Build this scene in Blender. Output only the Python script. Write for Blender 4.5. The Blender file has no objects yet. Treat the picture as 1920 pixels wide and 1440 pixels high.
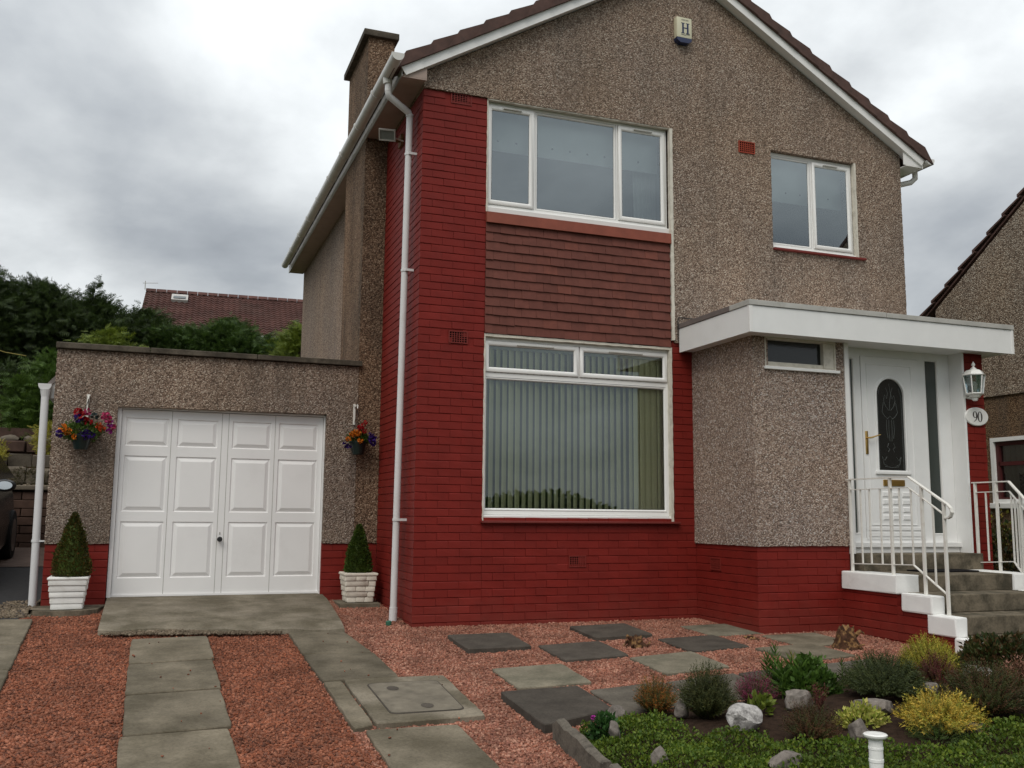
import bpy, bmesh, math, random
import numpy as np
from mathutils import Vector, Matrix
random.seed(7); RNG = np.random.default_rng(7)
R = math.radians
SC = bpy.context.scene
COL = SC.collection

# ------------------------------------------------------------------ camera
CAMP = (-2.3062, -8.8838, 0.9517); FPX, PITCH, ROLL, YAW = 1804.5, 0.1345, 0.009, 0.3532
cam = bpy.data.cameras.new('camera'); co = bpy.data.objects.new('camera', cam); COL.objects.link(co)
fw = Vector((math.sin(YAW)*math.cos(PITCH), math.cos(YAW)*math.cos(PITCH), math.sin(PITCH)))
rt = Vector((math.cos(YAW), -math.sin(YAW), 0)); up = rt.cross(fw)
rr = rt*math.cos(ROLL)+up*math.sin(ROLL); uu = -rt*math.sin(ROLL)+up*math.cos(ROLL)
mw = Matrix((rr, uu, -fw)).transposed().to_4x4(); mw.translation = Vector(CAMP); co.matrix_world = mw
cam.sensor_width = 36; cam.lens = 36*FPX/1920; cam.clip_end = 2000; cam.clip_start = 0.05
SC.camera = co

# ------------------------------------------------------------------ world: overcast sky
SUN_DIR = Vector((-0.45, -0.55, 0.85)).normalized()
W = bpy.data.worlds.new('World'); SC.world = W; W.use_nodes = True
nt = W.node_tree; N = nt.nodes; Lk = nt.links; N.clear()
def nd(t, **k):
    n = N.new(t)
    for a, b in k.items(): setattr(n, a, b)
    return n
out = nd('ShaderNodeOutputWorld'); add = nd('ShaderNodeAddShader'); Lk.new(add.outputs[0], out.inputs[0])
sky = nd('ShaderNodeTexSky'); sky.sky_type = 'NISHITA'; sky.sun_disc = False
sky.sun_elevation = math.asin(SUN_DIR.z); sky.sun_rotation = math.atan2(SUN_DIR.x, SUN_DIR.y)
b1 = nd('ShaderNodeBackground'); b1.inputs[1].default_value = 0.05; 
mixs = nd('ShaderNodeMixRGB'); mixs.inputs[0].default_value = .85; mixs.inputs[2].default_value = (0, 0, 0, 1)
Lk.new(sky.outputs[0], mixs.inputs[1]); Lk.new(mixs.outputs[0], b1.inputs[0]); Lk.new(b1.outputs[0], add.inputs[0])
b2 = nd('ShaderNodeBackground'); Lk.new(b2.outputs[0], add.inputs[1])
tc = nd('ShaderNodeTexCoord'); sep = nd('ShaderNodeSeparateXYZ'); Lk.new(tc.outputs['Generated'], sep.inputs[0])
def math_(op, a, b=None, c=None):
    n = nd('ShaderNodeMath', operation=op)
    for i, v in enumerate((a, b, c)):
        if v is None: continue
        if isinstance(v, (int, float)): n.inputs[i].default_value = v
        else: Lk.new(v, n.inputs[i])
    return n.outputs[0]
# cloud layer: direction projected on a plane overhead, stretched noise
zz = math_('MAXIMUM', sep.outputs[2], 0.0); den = math_('ADD', zz, 0.42)
cx = math_('DIVIDE', sep.outputs[0], den); cy = math_('DIVIDE', sep.outputs[1], den)
comb = nd('ShaderNodeCombineXYZ'); Lk.new(cx, comb.inputs[0]); Lk.new(cy, comb.inputs[1]); comb.inputs[2].default_value = 3.7
n1 = nd('ShaderNodeTexNoise'); n1.inputs['Scale'].default_value = 2.3; n1.inputs['Detail'].default_value = 9; n1.inputs['Roughness'].default_value = .52; n1.inputs['Distortion'].default_value = .12
Lk.new(comb.outputs[0], n1.inputs['Vector'])
def lobe(u, v, power):
    d = (fw + rr*((u-960)/FPX) - uu*((v-720)/FPX)).normalized()
    vd = nd('ShaderNodeVectorMath', operation='DOT_PRODUCT'); Lk.new(nrm.outputs[0], vd.inputs[0]); vd.inputs[1].default_value = d
    return math_('POWER', math_('MAXIMUM', vd.outputs['Value'], 0.0), power)
# broad uneven brightness of the cloud deck
nrm = nd('ShaderNodeVectorMath', operation='NORMALIZE'); Lk.new(tc.outputs['Generated'], nrm.inputs[0])
n2 = nd('ShaderNodeTexNoise'); n2.inputs['Scale'].default_value = 0.9; n2.inputs['Detail'].default_value = 3
Lk.new(comb.outputs[0], n2.inputs['Vector'])
val = math_('ADD', math_('MULTIPLY', n1.outputs[0], 0.95), math_('MULTIPLY', n2.outputs[0], 0.15))
for (u, v, p, a) in ((450, 90, 160, .17), (570, 240, 220, .10), (300, 300, 200, .07), (130, 150, 70, -.13), (90, 350, 160, -.04), (360, 430, 110, -.10), (500, 500, 160, -.03), (60, 480, 200, .06), (1850, 120, 60, .10), (1850, 480, 220, -.06)):
    val = math_('ADD', val, math_('MULTIPLY', lobe(u, v, p), a))
ramp = nd('ShaderNodeValToRGB'); Lk.new(val, ramp.inputs[0])
els = ramp.color_ramp.elements
els[0].position = .30; els[0].color = (.27, .29, .315, 1)
els[1].position = .86; els[1].color = (1.0, 1.0, 1.0, 1)
e = els.new(.44); e.color = (.385, .41, .435, 1)
e = els.new(.56); e.color = (.545, .570, .585, 1)
e = els.new(.70); e.color = (.78, .81, .82, 1)
# overcast luminance grows towards the zenith
grad = math_('ADD', math_('MULTIPLY', math_('POWER', zz, 1.15), 1.5), 0.74)
mulc = nd('ShaderNodeVectorMath', operation='SCALE'); Lk.new(ramp.outputs[0], mulc.inputs[0]); Lk.new(grad, mulc.inputs['Scale'])
Lk.new(mulc.outputs[0], b2.inputs[0]); b2.inputs[1].default_value = 1.0

sl = bpy.data.lights.new('sun', 'SUN'); sl.energy = 1.5; sl.angle = R(35); sl.color = (1, .94, .84)
so = bpy.data.objects.new('sun', sl); COL.objects.link(so); so.rotation_euler = SUN_DIR.to_track_quat('Z', 'Y').to_euler()
SC.view_settings.view_transform = 'Standard'; SC.view_settings.look = 'None'
SC.view_settings.exposure = 0; SC.view_settings.gamma = 1; SC.view_settings.use_curve_mapping = False
SC.render.engine = 'CYCLES'
SC.cycles.max_bounces = 6; SC.cycles.transparent_max_bounces = 12

# ------------------------------------------------------------------ materials
MATS = {}
def newmat(name):
    m = bpy.data.materials.new(name); m.use_nodes = True
    t = m.node_tree; p = t.nodes['Principled BSDF']; MATS[name] = m
    return m, t, p
def node(t, ty, **k):
    n = t.nodes.new(ty)
    for a, b in k.items(): setattr(n, a, b)
    return n
def cmul(c, f): return tuple(min(1, x*f) for x in c[:3])+(1,)
def c4(c): return tuple(c[:3])+(1,)
def noise(t, scale, detail=4, rough=.55, vec=None, dist=0):
    n = node(t, 'ShaderNodeTexNoise'); n.inputs['Scale'].default_value = scale; n.inputs['Detail'].default_value = detail
    n.inputs['Roughness'].default_value = rough; n.inputs['Distortion'].default_value = dist
    if vec is None: vec = geo(t)
    t.links.new(vec, n.inputs['Vector']); return n.outputs['Fac']
def geo(t):
    for n in t.nodes:
        if n.type == 'NEW_GEOMETRY': return n.outputs['Position']
    return node(t, 'ShaderNodeNewGeometry').outputs['Position']
def rampn(t, fac, stops):
    r = node(t, 'ShaderNodeValToRGB'); t.links.new(fac, r.inputs[0]); e = r.color_ramp.elements
    e[0].position, e[0].color = stops[0][0], c4(stops[0][1]); e[1].position, e[1].color = stops[-1][0], c4(stops[-1][1])
    for p, c in stops[1:-1]:
        x = e.new(p); x.color = c4(c)
    return r.outputs[0]
def mix(t, fac, a, b, mode='MIX'):
    n = node(t, 'ShaderNodeMixRGB', blend_type=mode)
    for i, v in ((0, fac), (1, a), (2, b)):
        if isinstance(v, (int, float)): n.inputs[i].default_value = v
        elif isinstance(v, tuple): n.inputs[i].default_value = c4(v)
        else: t.links.new(v, n.inputs[i])
    return n.outputs[0]
def bump(t, p, h, strength, dist=.01, prev=None):
    b = node(t, 'ShaderNodeBump'); b.inputs['Strength'].default_value = strength; b.inputs['Distance'].default_value = dist
    t.links.new(h, b.inputs['Height'])
    if prev: t.links.new(prev, b.inputs['Normal'])
    t.links.new(b.outputs[0], p.inputs['Normal']); return b.outputs[0]
def plain(name, col, rough=.5, spec=.4, var=.12, scale=6, fine=80, bmp=.15, metal=0, dirt=None, dscale=2.5, dlo=.5, dhi=.75, objvar=0, dfac=.6, speck=None):
    if speck is None: speck = any(k in name for k in ('concrete', 'slab', 'kerb', 'rock', 'coping', 'sandstone', 'paving'))
    m, t, p = newmat(name)
    f = noise(t, scale, 5); c = rampn(t, f, [(.3, cmul(col, 1-var)), (.7, cmul(col, 1+var))])
    if dirt:
        d = rampn(t, noise(t, dscale, 6, .65), [(dlo, (0, 0, 0)), (dhi, (dfac,)*3)]); c = mix(t, d, c, dirt)
    if speck:
        sp = rampn(t, noise(t, 55, 5, .75), [(.30, (.62,)*3), (.50, (1.0,)*3), (.72, (1.28,)*3)]); c = mix(t, .75, c, sp, 'MULTIPLY')
    if objvar:
        oi = node(t, 'ShaderNodeObjectInfo'); r = rampn(t, oi.outputs['Random'], [(0, (1-objvar,)*3), (1, (1,)*3)]); c = mix(t, 1.0, c, r, 'MULTIPLY')
    t.links.new(c, p.inputs['Base Color']); p.inputs['Roughness'].default_value = rough
    p.inputs['Specular IOR Level'].default_value = spec; p.inputs['Metallic'].default_value = metal
    if bmp: bump(t, p, noise(t, fine, 3), bmp, .004)
    return m
def harl(name, pal, scale=86, stain=(.10, .085, .07), sfac=.45, tint=None):
    m, t, p = newmat(name)
    v = node(t, 'ShaderNodeTexVoronoi'); v.inputs['Scale'].default_value = scale; v.inputs['Randomness'].default_value = 1
    dn = node(t, 'ShaderNodeTexNoise'); dn.inputs['Scale'].default_value = scale*.9; t.links.new(geo(t), dn.inputs['Vector'])
    dv = node(t, 'ShaderNodeVectorMath', operation='MULTIPLY_ADD'); t.links.new(dn.outputs['Color'], dv.inputs[0]); dv.inputs[1].default_value = (1.1/scale,)*3; t.links.new(geo(t), dv.inputs[2]); t.links.new(dv.outputs[0], v.inputs['Vector'])
    s = node(t, 'ShaderNodeSeparateColor'); t.links.new(v.outputs['Color'], s.inputs[0])
    c = rampn(t, s.outputs[0], pal)
    v2 = node(t, 'ShaderNodeTexVoronoi'); v2.inputs['Scale'].default_value = scale*2.3; t.links.new(geo(t), v2.inputs['Vector'])
    s2 = node(t, 'ShaderNodeSeparateColor'); t.links.new(v2.outputs['Color'], s2.inputs[0])
    c = mix(t, .30, c, rampn(t, s2.outputs[1], pal))
    gap = rampn(t, v.outputs['Distance'], [(.35, (1, 1, 1)), (.80, (.42, .36, .32))]); c = mix(t, .7, c, gap, 'MULTIPLY')
    mp = node(t, 'ShaderNodeMapping'); mp.inputs['Scale'].default_value = (1.3, 1.3, .45); t.links.new(geo(t), mp.inputs[0])
    st = rampn(t, noise(t, 1.1, 6, .62, mp.outputs[0]), [(.42, (0, 0, 0)), (.72, (sfac,)*3)]); c = mix(t, st, c, mix(t, .6, c, stain, 'MIX'))
    mq = node(t, 'ShaderNodeMapping'); mq.inputs['Scale'].default_value = (5, 5, .30); t.links.new(geo(t), mq.inputs[0])
    stq = rampn(t, noise(t, 1.0, 5, .6, mq.outputs[0]), [(.48, (0, 0, 0)), (.75, (min(.5, sfac*.6),)*3)]); c = mix(t, stq, c, stain)
    warm = rampn(t, noise(t, .9, 3), [(.35, (1.06, 1.0, .95)), (.65, (.92, .93, .97))]); c = mix(t, .8, c, warm, 'MULTIPLY')
    t.links.new(c, p.inputs['Base Color']); p.inputs['Roughness'].default_value = .95; p.inputs['Specular IOR Level'].default_value = .2
    h = rampn(t, v.outputs['Distance'], [(0, (1, 1, 1)), (.8, (0, 0, 0))])
    b = bump(t, p, h, .9, .012); bump(t, p, s.outputs[1], .35, .006, b)
    return m
PAL = [(0, (.062, .044, .034)), (.20, (.165, .116, .086)), (.45, (.325, .235, .178)), (.7, (.465, .360, .280)), (.9, (.62, .52, .42)), (1, (.80, .72, .62))]
harl('harling', PAL)
harl('harling_garage', [(p_, tuple(x*.96 for x in c)) for p_, c in PAL], scale=80, sfac=.9)
harl('harling_porch', [(p_, tuple(min(.8, x*k) for x, k in zip(c, (1.17, 1.20, 1.27)))) for p_, c in PAL], scale=86, sfac=.12)
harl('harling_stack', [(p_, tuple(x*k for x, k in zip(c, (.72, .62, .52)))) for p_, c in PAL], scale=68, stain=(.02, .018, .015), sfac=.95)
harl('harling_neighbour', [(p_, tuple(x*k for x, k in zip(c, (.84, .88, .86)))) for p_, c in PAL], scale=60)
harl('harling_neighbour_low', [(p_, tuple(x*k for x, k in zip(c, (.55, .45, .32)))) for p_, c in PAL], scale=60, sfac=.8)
plain('red_brick_paint', (.188, .0155, .0105), .58, .22, .12, 3, 60, .22, objvar=.10, dirt=(.145, .014, .010), dscale=5)
plain('red_mortar_paint', (.165, .014, .010), .7, .2, .15, 3, 60, .3)
plain('vent_paint', (.17, .020, .014), .55, .3)
plain('vent_clay', (.30, .055, .030), .7, .2)
plain('vent_hole', (.012, .004, .004), .9, .1, bmp=0)
plain('upvc', (.80, .79, .77), .32, .5, .025, 3, 30, .03, dirt=(.55, .53, .49), dscale=3, dlo=.55, dhi=.85, dfac=.3)
plain('upvc_door', (.79, .79, .78), .38, .45, .03, 5, 200, .06, dirt=(.58, .57, .54), dscale=2, dlo=.5, dhi=.9, dfac=.3)
plain('garage_white', (.79, .78, .77), .45, .4, .03, 2, 300, .05, dirt=(.45, .43, .40), dscale=1.6, dlo=.55, dhi=.9, dfac=.3)
plain('white_paint_masonry', (.80, .80, .78), .6, .3, .04, 9, 60, .25, dirt=(.45, .42, .36), dscale=7, dlo=.6, dhi=.8, dfac=.4)
plain('cream_bead', (.62, .58, .50), .6, .3, .08, 12, 60, .3, dirt=(.3, .27, .22), dscale=14)
plain('gutter_upvc', (.60, .59, .56), .35, .45, .06, 4, 40, .04, dirt=(.30, .29, .24), dscale=6, dlo=.5, dhi=.8, dfac=.5)
plain('fascia_dirty', (.40, .385, .35), .45, .35, .12, 5, 60, .05, dirt=(.20, .18, .15), dscale=5, dlo=.4, dhi=.7, dfac=.7)
plain('lamp_front', (.16, .17, .15), .2, .5, .1, bmp=0)
plain('soffit_brick_bounce', (.34, .26, .22), .55, .3, .1)  # white soffit; reddish bounce off the brick wall is put into its colour
plain('pipe_upvc', (.64, .63, .63), .35, .45, .03, 4, 40, .03, dirt=(.42, .40, .36), dscale=4, dfac=.4)
plain('roof_tile_brown', (.105, .060, .050), .75, .25, .22, 9, 90, .35, objvar=.18, dirt=(.05, .04, .035), dscale=8)
plain('hanging_tile_clay', (.145, .047, .034), .7, .25, .12, 14, 120, .3, objvar=.18)
plain('hanging_tile_pale', (.165, .052, .036), .7, .25, .16, 14, 120, .3, objvar=.25)
plain('sill_tile', (.23, .062, .038), .6, .3, .12, 8, 60, .2)
plain('sill_red', (.16, .022, .017), .45, .4, .1, 8, 60, .2)
plain('lead_trim', (.16, .135, .125), .55, .4, .15, 5, 40, .2)
plain('canopy_trim', (.44, .43, .40), .5, .4, .1, 5, 40, .15, dirt=(.25, .24, .2), dscale=9)
plain('coping_concrete', (.105, .088, .068), .95, .15, .3, 9, 120, .6, dirt=(.03, .026, .02), dscale=5, dlo=.4, dhi=.6)
plain('brass', (.55, .36, .12), .28, .5, .06, 20, 60, .02, metal=1)
plain('black_metal', (.015, .015, .016), .35, .5, .1, 10, 60, .05)
plain('dark_plastic', (.02, .02, .022), .5, .4, .1, 10, 60, .05)
plain('blue_plastic', (.012, .022, .075), .3, .5, .08, 10, 60, .02)
plain('ivory_plastic', (.62, .59, .43), .45, .4, .05, 5, 30, .03, dirt=(.4, .37, .28), dscale=9, dfac=.4)
plain('navy_print', (.02, .03, .08), .5, .3, bmp=0)
plain('grey_print', (.22, .21, .17), .5, .3, bmp=0)
plain('sign_white', (.78, .77, .74), .25, .5, .02, bmp=0)
plain('sign_black', (.06, .05, .05), .35, .4, bmp=0)
plain('metal_grey', (.42, .41, .38), .45, .5, .1, 20, 60, .1, dirt=(.15, .1, .06), dscale=20)
plain('rusty_bracket', (.18, .09, .035), .7, .3, .3, 40, 90, .3)
plain('pot_green', (.008, .02, .018), .35, .5, .1)
plain('planter_white', (.74, .73, .70), .65, .3, .05, 8, 70, .35, dirt=(.5, .47, .4), dscale=9, dlo=.5, dhi=.8, dfac=.5)
plain('planter_cream', (.70, .65, .56), .75, .25, .1, 8, 70, .4, dirt=(.38, .32, .24), dscale=9, dlo=.45, dhi=.75, dfac=.6)
plain('rail_paint', (.72, .70, .65), .4, .45, .05, 12, 60, .08, dirt=(.42, .34, .26), dscale=14, dlo=.55, dhi=.8, dfac=.5)
plain('step_concrete', (.165, .137, .098), .92, .2, .2, 7, 140, .5, dirt=(.045, .040, .028), dscale=4.5, dlo=.42, dhi=.62, dfac=.85)
plain('ramp_concrete', (.200, .172, .130), .92, .2, .22, 3, 160, .4, dirt=(.088, .074, .048), dscale=2.6, dlo=.38, dhi=.62, dfac=.85)
plain('slab_grey_green', (.192, .163, .118), .93, .2, .22, 4, 160, .45, objvar=.3, dirt=(.072, .060, .038), dscale=2.3, dlo=.38, dhi=.64, dfac=.75)
plain('slab_dark', (.078, .066, .054), .93, .2, .25, 6, 160, .5, objvar=.3, dirt=(.14, .125, .10), dscale=7, dlo=.5, dhi=.75, dfac=.35)
plain('slab_stained', (.105, .092, .074), .93, .2, .25, 6, 160, .5, dirt=(.06, .05, .04), dscale=5, dlo=.45, dhi=.7, dfac=.7)
plain('slab_pale', (.215, .190, .140), .93, .2, .2, 5, 160, .45, objvar=.2, dirt=(.08, .08, .055), dscale=4, dlo=.42, dhi=.7, dfac=.7)
plain('iron_cover', (.155, .134, .10), .8, .4, .25, 9, 120, .5, dirt=(.05, .04, .03), dscale=8)
plain('soil', (.030, .018, .012), .98, .1, .4, 25, 160, 1.0)
plain('earth_bank', (.040, .022, .014), .98, .1, .4, 6, 60, 1.0, dirt=(.02, .028, .01), dscale=2)
plain('asphalt', (.030, .029, .030), .9, .25, .2, 20, 260, .5)
plain('paving_brown', (.12, .085, .07), .9, .2, .2, 6, 90, .3)
plain('grass_ground', (.045, .065, .02), .95, .1, .3, 2, 40, .6)
plain('gravel_bed_pink', (.19, .085, .056), .95, .15, .35, 60, 160, 1.0)
plain('kerb_stone', (.15, .13, .105), .93, .2, .3, 9, 90, .7, dirt=(.04, .035, .028), dscale=9, dlo=.4, dhi=.65, dfac=.9)
plain('rock_white', (.45, .43, .41), .85, .25, .25, 11, 60, .8, dirt=(.13, .12, .115), dscale=16, dlo=.44, dhi=.60, dfac=.85)
plain('rock_grey', (.19, .165, .145), .9, .2, .25, 9, 60, .8, dirt=(.07, .06, .05), dscale=12, dlo=.45, dhi=.65, dfac=.7)
plain('sandstone_block', (.15, .125, .095), .9, .2, .3, 5, 60, .6, objvar=.4, dirt=(.05, .045, .03), dscale=5)
plain('sleeper_wood', (.075, .045, .034), .85, .2, .3, 6, 60, .5, objvar=.35)
plain('stump_wood', (.060, .028, .015), .9, .2, .55, 22, 90, 1.0, dirt=(.30, .17, .07), dscale=18, dlo=.5, dhi=.6, dfac=.8)
plain('bark', (.05, .035, .025), .95, .1, .3, 10, 60, .8)
plain('interior_wall', (.30, .28, .24), .9, .2, .05, bmp=0)
plain('interior_floor', (.12, .08, .05), .8, .2, .1, bmp=0)
plain('blind_fabric', (.74, .73, .46), .8, .2, .04, 4, 300, .1)
plain('roller_blind', (.60, .62, .58), .85, .2, .03, bmp=0)
plain('net_curtain', (.62, .63, .60), .9, .1, .04, bmp=0)
plain('blind_print', (.06, .07, .07), .9, .1, bmp=0)
plain('maroon_paint', (.075, .016, .016), .4, .4, .1)
plain('door_mat', (.012, .011, .012), .95, .1, .2, 60, 300, .6)
plain('far_tile_red', (.105, .050, .042), .85, .2, .3, 1.3, 8, .2, objvar=.2, dirt=(.10, .075, .062), dscale=.5)
plain('far_tile_brown', (.115, .080, .062), .85, .2, .3, 1.3, 8, .2)
plain('far_wall', (.45, .44, .42), .85, .2)
plain('car_paint', (.060, .058, .062), .25, .5, .05, bmp=0, metal=.5)
plain('tyre', (.012, .012, .012), .85, .2, .1)
plain('alloy', (.35, .35, .36), .35, .5, .05, metal=1, bmp=0)
plain('headlamp', (.5, .52, .55), .08, .6, .05, bmp=0)
plain('green_fitting', (.02, .10, .06), .4, .5)
plain('yellow_cord', (.30, .24, .06), .6, .3)
m_, t_, p_ = newmat('mirror_glass'); p_.inputs['Base Color'].default_value = (.75, .8, .85, 1); p_.inputs['Metallic'].default_value = 1; p_.inputs['Roughness'].default_value = .03
def glass(name, tint=(.82, .88, .88), refl=.16, rough=.0):
    m, t, p = newmat(name); t.nodes.remove(p)
    o = [n for n in t.nodes if n.type == 'OUTPUT_MATERIAL'][0]
    lw = node(t, 'ShaderNodeFresnel'); lw.inputs['IOR'].default_value = 1.5
    f = node(t, 'ShaderNodeMath', operation='MULTIPLY_ADD'); t.links.new(lw.outputs[0], f.inputs[0]); f.inputs[1].default_value = 1.5; f.inputs[2].default_value = refl; f.use_clamp = True
    g = node(t, 'ShaderNodeBsdfGlossy'); g.inputs['Roughness'].default_value = rough; g.inputs['Color'].default_value = (.84, .93, .97, 1)
    tr = node(t, 'ShaderNodeBsdfTransparent'); tr.inputs[0].default_value = c4(tint)
    mx = node(t, 'ShaderNodeMixShader'); t.links.new(f.outputs[0], mx.inputs[0]); t.links.new(tr.outputs[0], mx.inputs[1]); t.links.new(g.outputs[0], mx.inputs[2]); t.links.new(mx.outputs[0], o.inputs[0])
    nz = noise(t, 1.6, 2); b = node(t, 'ShaderNodeBump'); b.inputs['Strength'].default_value = .04; b.inputs['Distance'].default_value = .02; t.links.new(nz, b.inputs['Height']); t.links.new(b.outputs[0], g.inputs['Normal'])
    return m
glass('window_glass', (.72, .78, .79), .18)
glass('window_glass_low', (.92, .95, .92), .10)
glass('lamp_glass', (.9, .93, .92), .25, .15)
m_, t_, p_ = newmat('obscure_glass')
p_.inputs['Base Color'].default_value = (.035, .045, .04, 1); p_.inputs['Roughness'].default_value = .22; p_.inputs['Specular IOR Level'].default_value = .8
bump(t_, p_, noise(t_, 60, 3), .5, .006)
m_, t_, p_ = newmat('dark_glass')
p_.inputs['Base Color'].default_value = (.014, .016, .016, 1); p_.inputs['Roughness'].default_value = .12; p_.inputs['Specular IOR Level'].default_value = .6
bump(t_, p_, noise(t_, 45, 2), .25, .004)
plain('etched_line', (.19, .21, .20), .4, .4, .2, bmp=0)

def leafmat(name, cols, rough=.6, trans=.25, spec=.3):
    m, t, p = newmat(name); g = node(t, 'ShaderNodeNewGeometry')
    st = [(i/(len(cols)-1), c) for i, c in enumerate(cols)]
    c = rampn(t, g.outputs['Random Per Island'], st)
    big = rampn(t, noise(t, 3.5, 3), [(.35, (.62,)*3), (.65, (1.0,)*3)]); c = mix(t, 1.0, c, big, 'MULTIPLY')
    t.links.new(c, p.inputs['Base Color']); p.inputs['Roughness'].default_value = rough; p.inputs['Specular IOR Level'].default_value = spec
    if trans:
        o = [n for n in t.nodes if n.type == 'OUTPUT_MATERIAL'][0]; tl = node(t, 'ShaderNodeBsdfTranslucent'); t.links.new(c, tl.inputs[0])
        mx = node(t, 'ShaderNodeMixShader'); mx.inputs[0].default_value = trans; t.links.new(p.outputs[0], mx.inputs[1]); t.links.new(tl.outputs[0], mx.inputs[2]); t.links.new(mx.outputs[0], o.inputs[0])
    return m
leafmat('leaf_cypress_dark', [(0.019, 0.031, 0.010), (0.033, 0.059, 0.014), (0.064, 0.098, 0.021), (0.027, 0.047, 0.014)])
leafmat('leaf_cypress_mid', [(0.025, 0.053, 0.012), (0.049, 0.099, 0.017), (0.094, 0.155, 0.028), (0.037, 0.070, 0.016)])
leafmat('leaf_bright', [(0.056, 0.114, 0.017), (0.102, 0.174, 0.026), (0.040, 0.082, 0.013)])
leafmat('leaf_lime', [(0.113, 0.162, 0.018), (0.188, 0.232, 0.026), (0.069, 0.116, 0.014)])
leafmat('leaf_topiary', [(0.053, 0.105, 0.013), (0.092, 0.140, 0.017), (0.031, 0.061, 0.010)])
leafmat('leaf_topiary_brown', [(0.057, 0.094, 0.014), (0.109, 0.090, 0.017), (0.032, 0.055, 0.011), (0.163, 0.078, 0.017)])
leafmat('leaf_ground', [(0.139, 0.193, 0.024), (0.046, 0.095, 0.008), (0.100, 0.169, 0.014), (0.182, 0.236, 0.023), (0.054, 0.103, 0.010)])
leafmat('leaf_ground_dark', [(0.019, 0.058, 0.012), (0.031, 0.087, 0.017), (0.047, 0.116, 0.025)])
leafmat('heather_orange', [(0.313, 0.090, 0.015), (0.438, 0.152, 0.022), (0.110, 0.087, 0.015), (0.078, 0.094, 0.016)])
leafmat('heather_green', [(0.027, 0.041, 0.009), (0.052, 0.065, 0.013), (0.089, 0.087, 0.019), (0.037, 0.051, 0.011)])
leafmat('heather_magenta', [(0.279, 0.030, 0.095), (0.438, 0.056, 0.156), (0.109, 0.054, 0.040), (0.194, 0.039, 0.073)])
leafmat('heather_brown', [(0.090, 0.041, 0.019), (0.140, 0.062, 0.024), (0.058, 0.039, 0.011), (0.099, 0.030, 0.017)])
leafmat('juniper_green', [(0.034, 0.055, 0.015), (0.060, 0.083, 0.022), (0.094, 0.110, 0.027), (0.025, 0.041, 0.012)])
leafmat('juniper_gold', [(0.517, 0.348, 0.043), (0.689, 0.478, 0.074), (0.345, 0.275, 0.037), (0.251, 0.232, 0.037)])
leafmat('gold_ball', [(0.470, 0.377, 0.037), (0.313, 0.304, 0.037), (0.188, 0.217, 0.027), (0.595, 0.450, 0.062)])
leafmat('leaf_bronze', [(0.023, 0.041, 0.012), (0.055, 0.072, 0.017), (0.117, 0.058, 0.022), (0.031, 0.049, 0.015)])
leafmat('leaf_red', [(0.110, 0.020, 0.022), (0.172, 0.036, 0.035), (0.078, 0.029, 0.015)])
leafmat('leaf_pink', [(0.345, 0.145, 0.099), (0.219, 0.116, 0.055), (0.392, 0.189, 0.148)])
leafmat('leaf_variegated', [(0.564, 0.522, 0.111), (0.251, 0.334, 0.037), (0.752, 0.652, 0.197)])
leafmat('leaf_lily', [(0.055, 0.123, 0.017), (0.094, 0.174, 0.025), (0.039, 0.087, 0.015)])
leafmat('leaf_lily_yellow', [(0.157, 0.189, 0.025), (0.313, 0.246, 0.037), (0.094, 0.145, 0.025)])
m = MATS['red_brick_paint']; t = m.node_tree; p = t.nodes['Principled BSDF']; src = p.inputs['Base Color'].links[0].from_socket
sz = node(t, 'ShaderNodeSeparateXYZ'); t.links.new(geo(t), sz.inputs[0])
mr_ = node(t, 'ShaderNodeMapRange'); t.links.new(sz.outputs[2], mr_.inputs[0]); mr_.inputs[1].default_value = .28; mr_.inputs[2].default_value = -.12; mr_.inputs[3].default_value = -.35; mr_.inputs[4].default_value = .45
ad = node(t, 'ShaderNodeMath', operation='ADD'); ad.use_clamp = True; t.links.new(mr_.outputs[0], ad.inputs[0]); ns = rampn(t, noise(t, 4, 6, .7), [(.35, (0, 0, 0)), (.7, (.45,)*3)]); t.links.new(ns, ad.inputs[1])
sc_ = node(t, 'ShaderNodeMath', operation='MULTIPLY'); t.links.new(ad.outputs[0], sc_.inputs[0]); sc_.inputs[1].default_value = .38
t.links.new(mix(t, sc_.outputs[0], src, (.17, .055, .040)), p.inputs['Base Color'])
for n_, c_ in (('flower_red', (.42, .008, .012)), ('flower_pink', (.60, .055, .17)), ('flower_orange', (.72, .20, .012)), ('flower_deep_orange', (.60, .075, .008)), ('flower_purple', (.045, .012, .16)), ('flower_magenta', (.40, .03, .30))):
    leafmat(n_, [tuple(x*.7 for x in c_), c_, tuple(min(1, x*1.15) for x in c_)], trans=.2)
leafmat('stones_pink', [(0.385, 0.159, 0.102), (0.281, 0.108, 0.069), (0.499, 0.265, 0.187), (0.177, 0.072, 0.049), (0.354, 0.154, 0.109)], .9, 0, .2)
leafmat('stones_red', [(0.320, 0.104, 0.052), (0.205, 0.064, 0.032), (0.400, 0.159, 0.092), (0.100, 0.038, 0.024), (0.280, 0.098, 0.052)], .85, 0, .25)
leafmat('stones_buff', [(.20, .16, .11), (.12, .09, .06), (.28, .22, .16)], .9, 0, .2)

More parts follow.
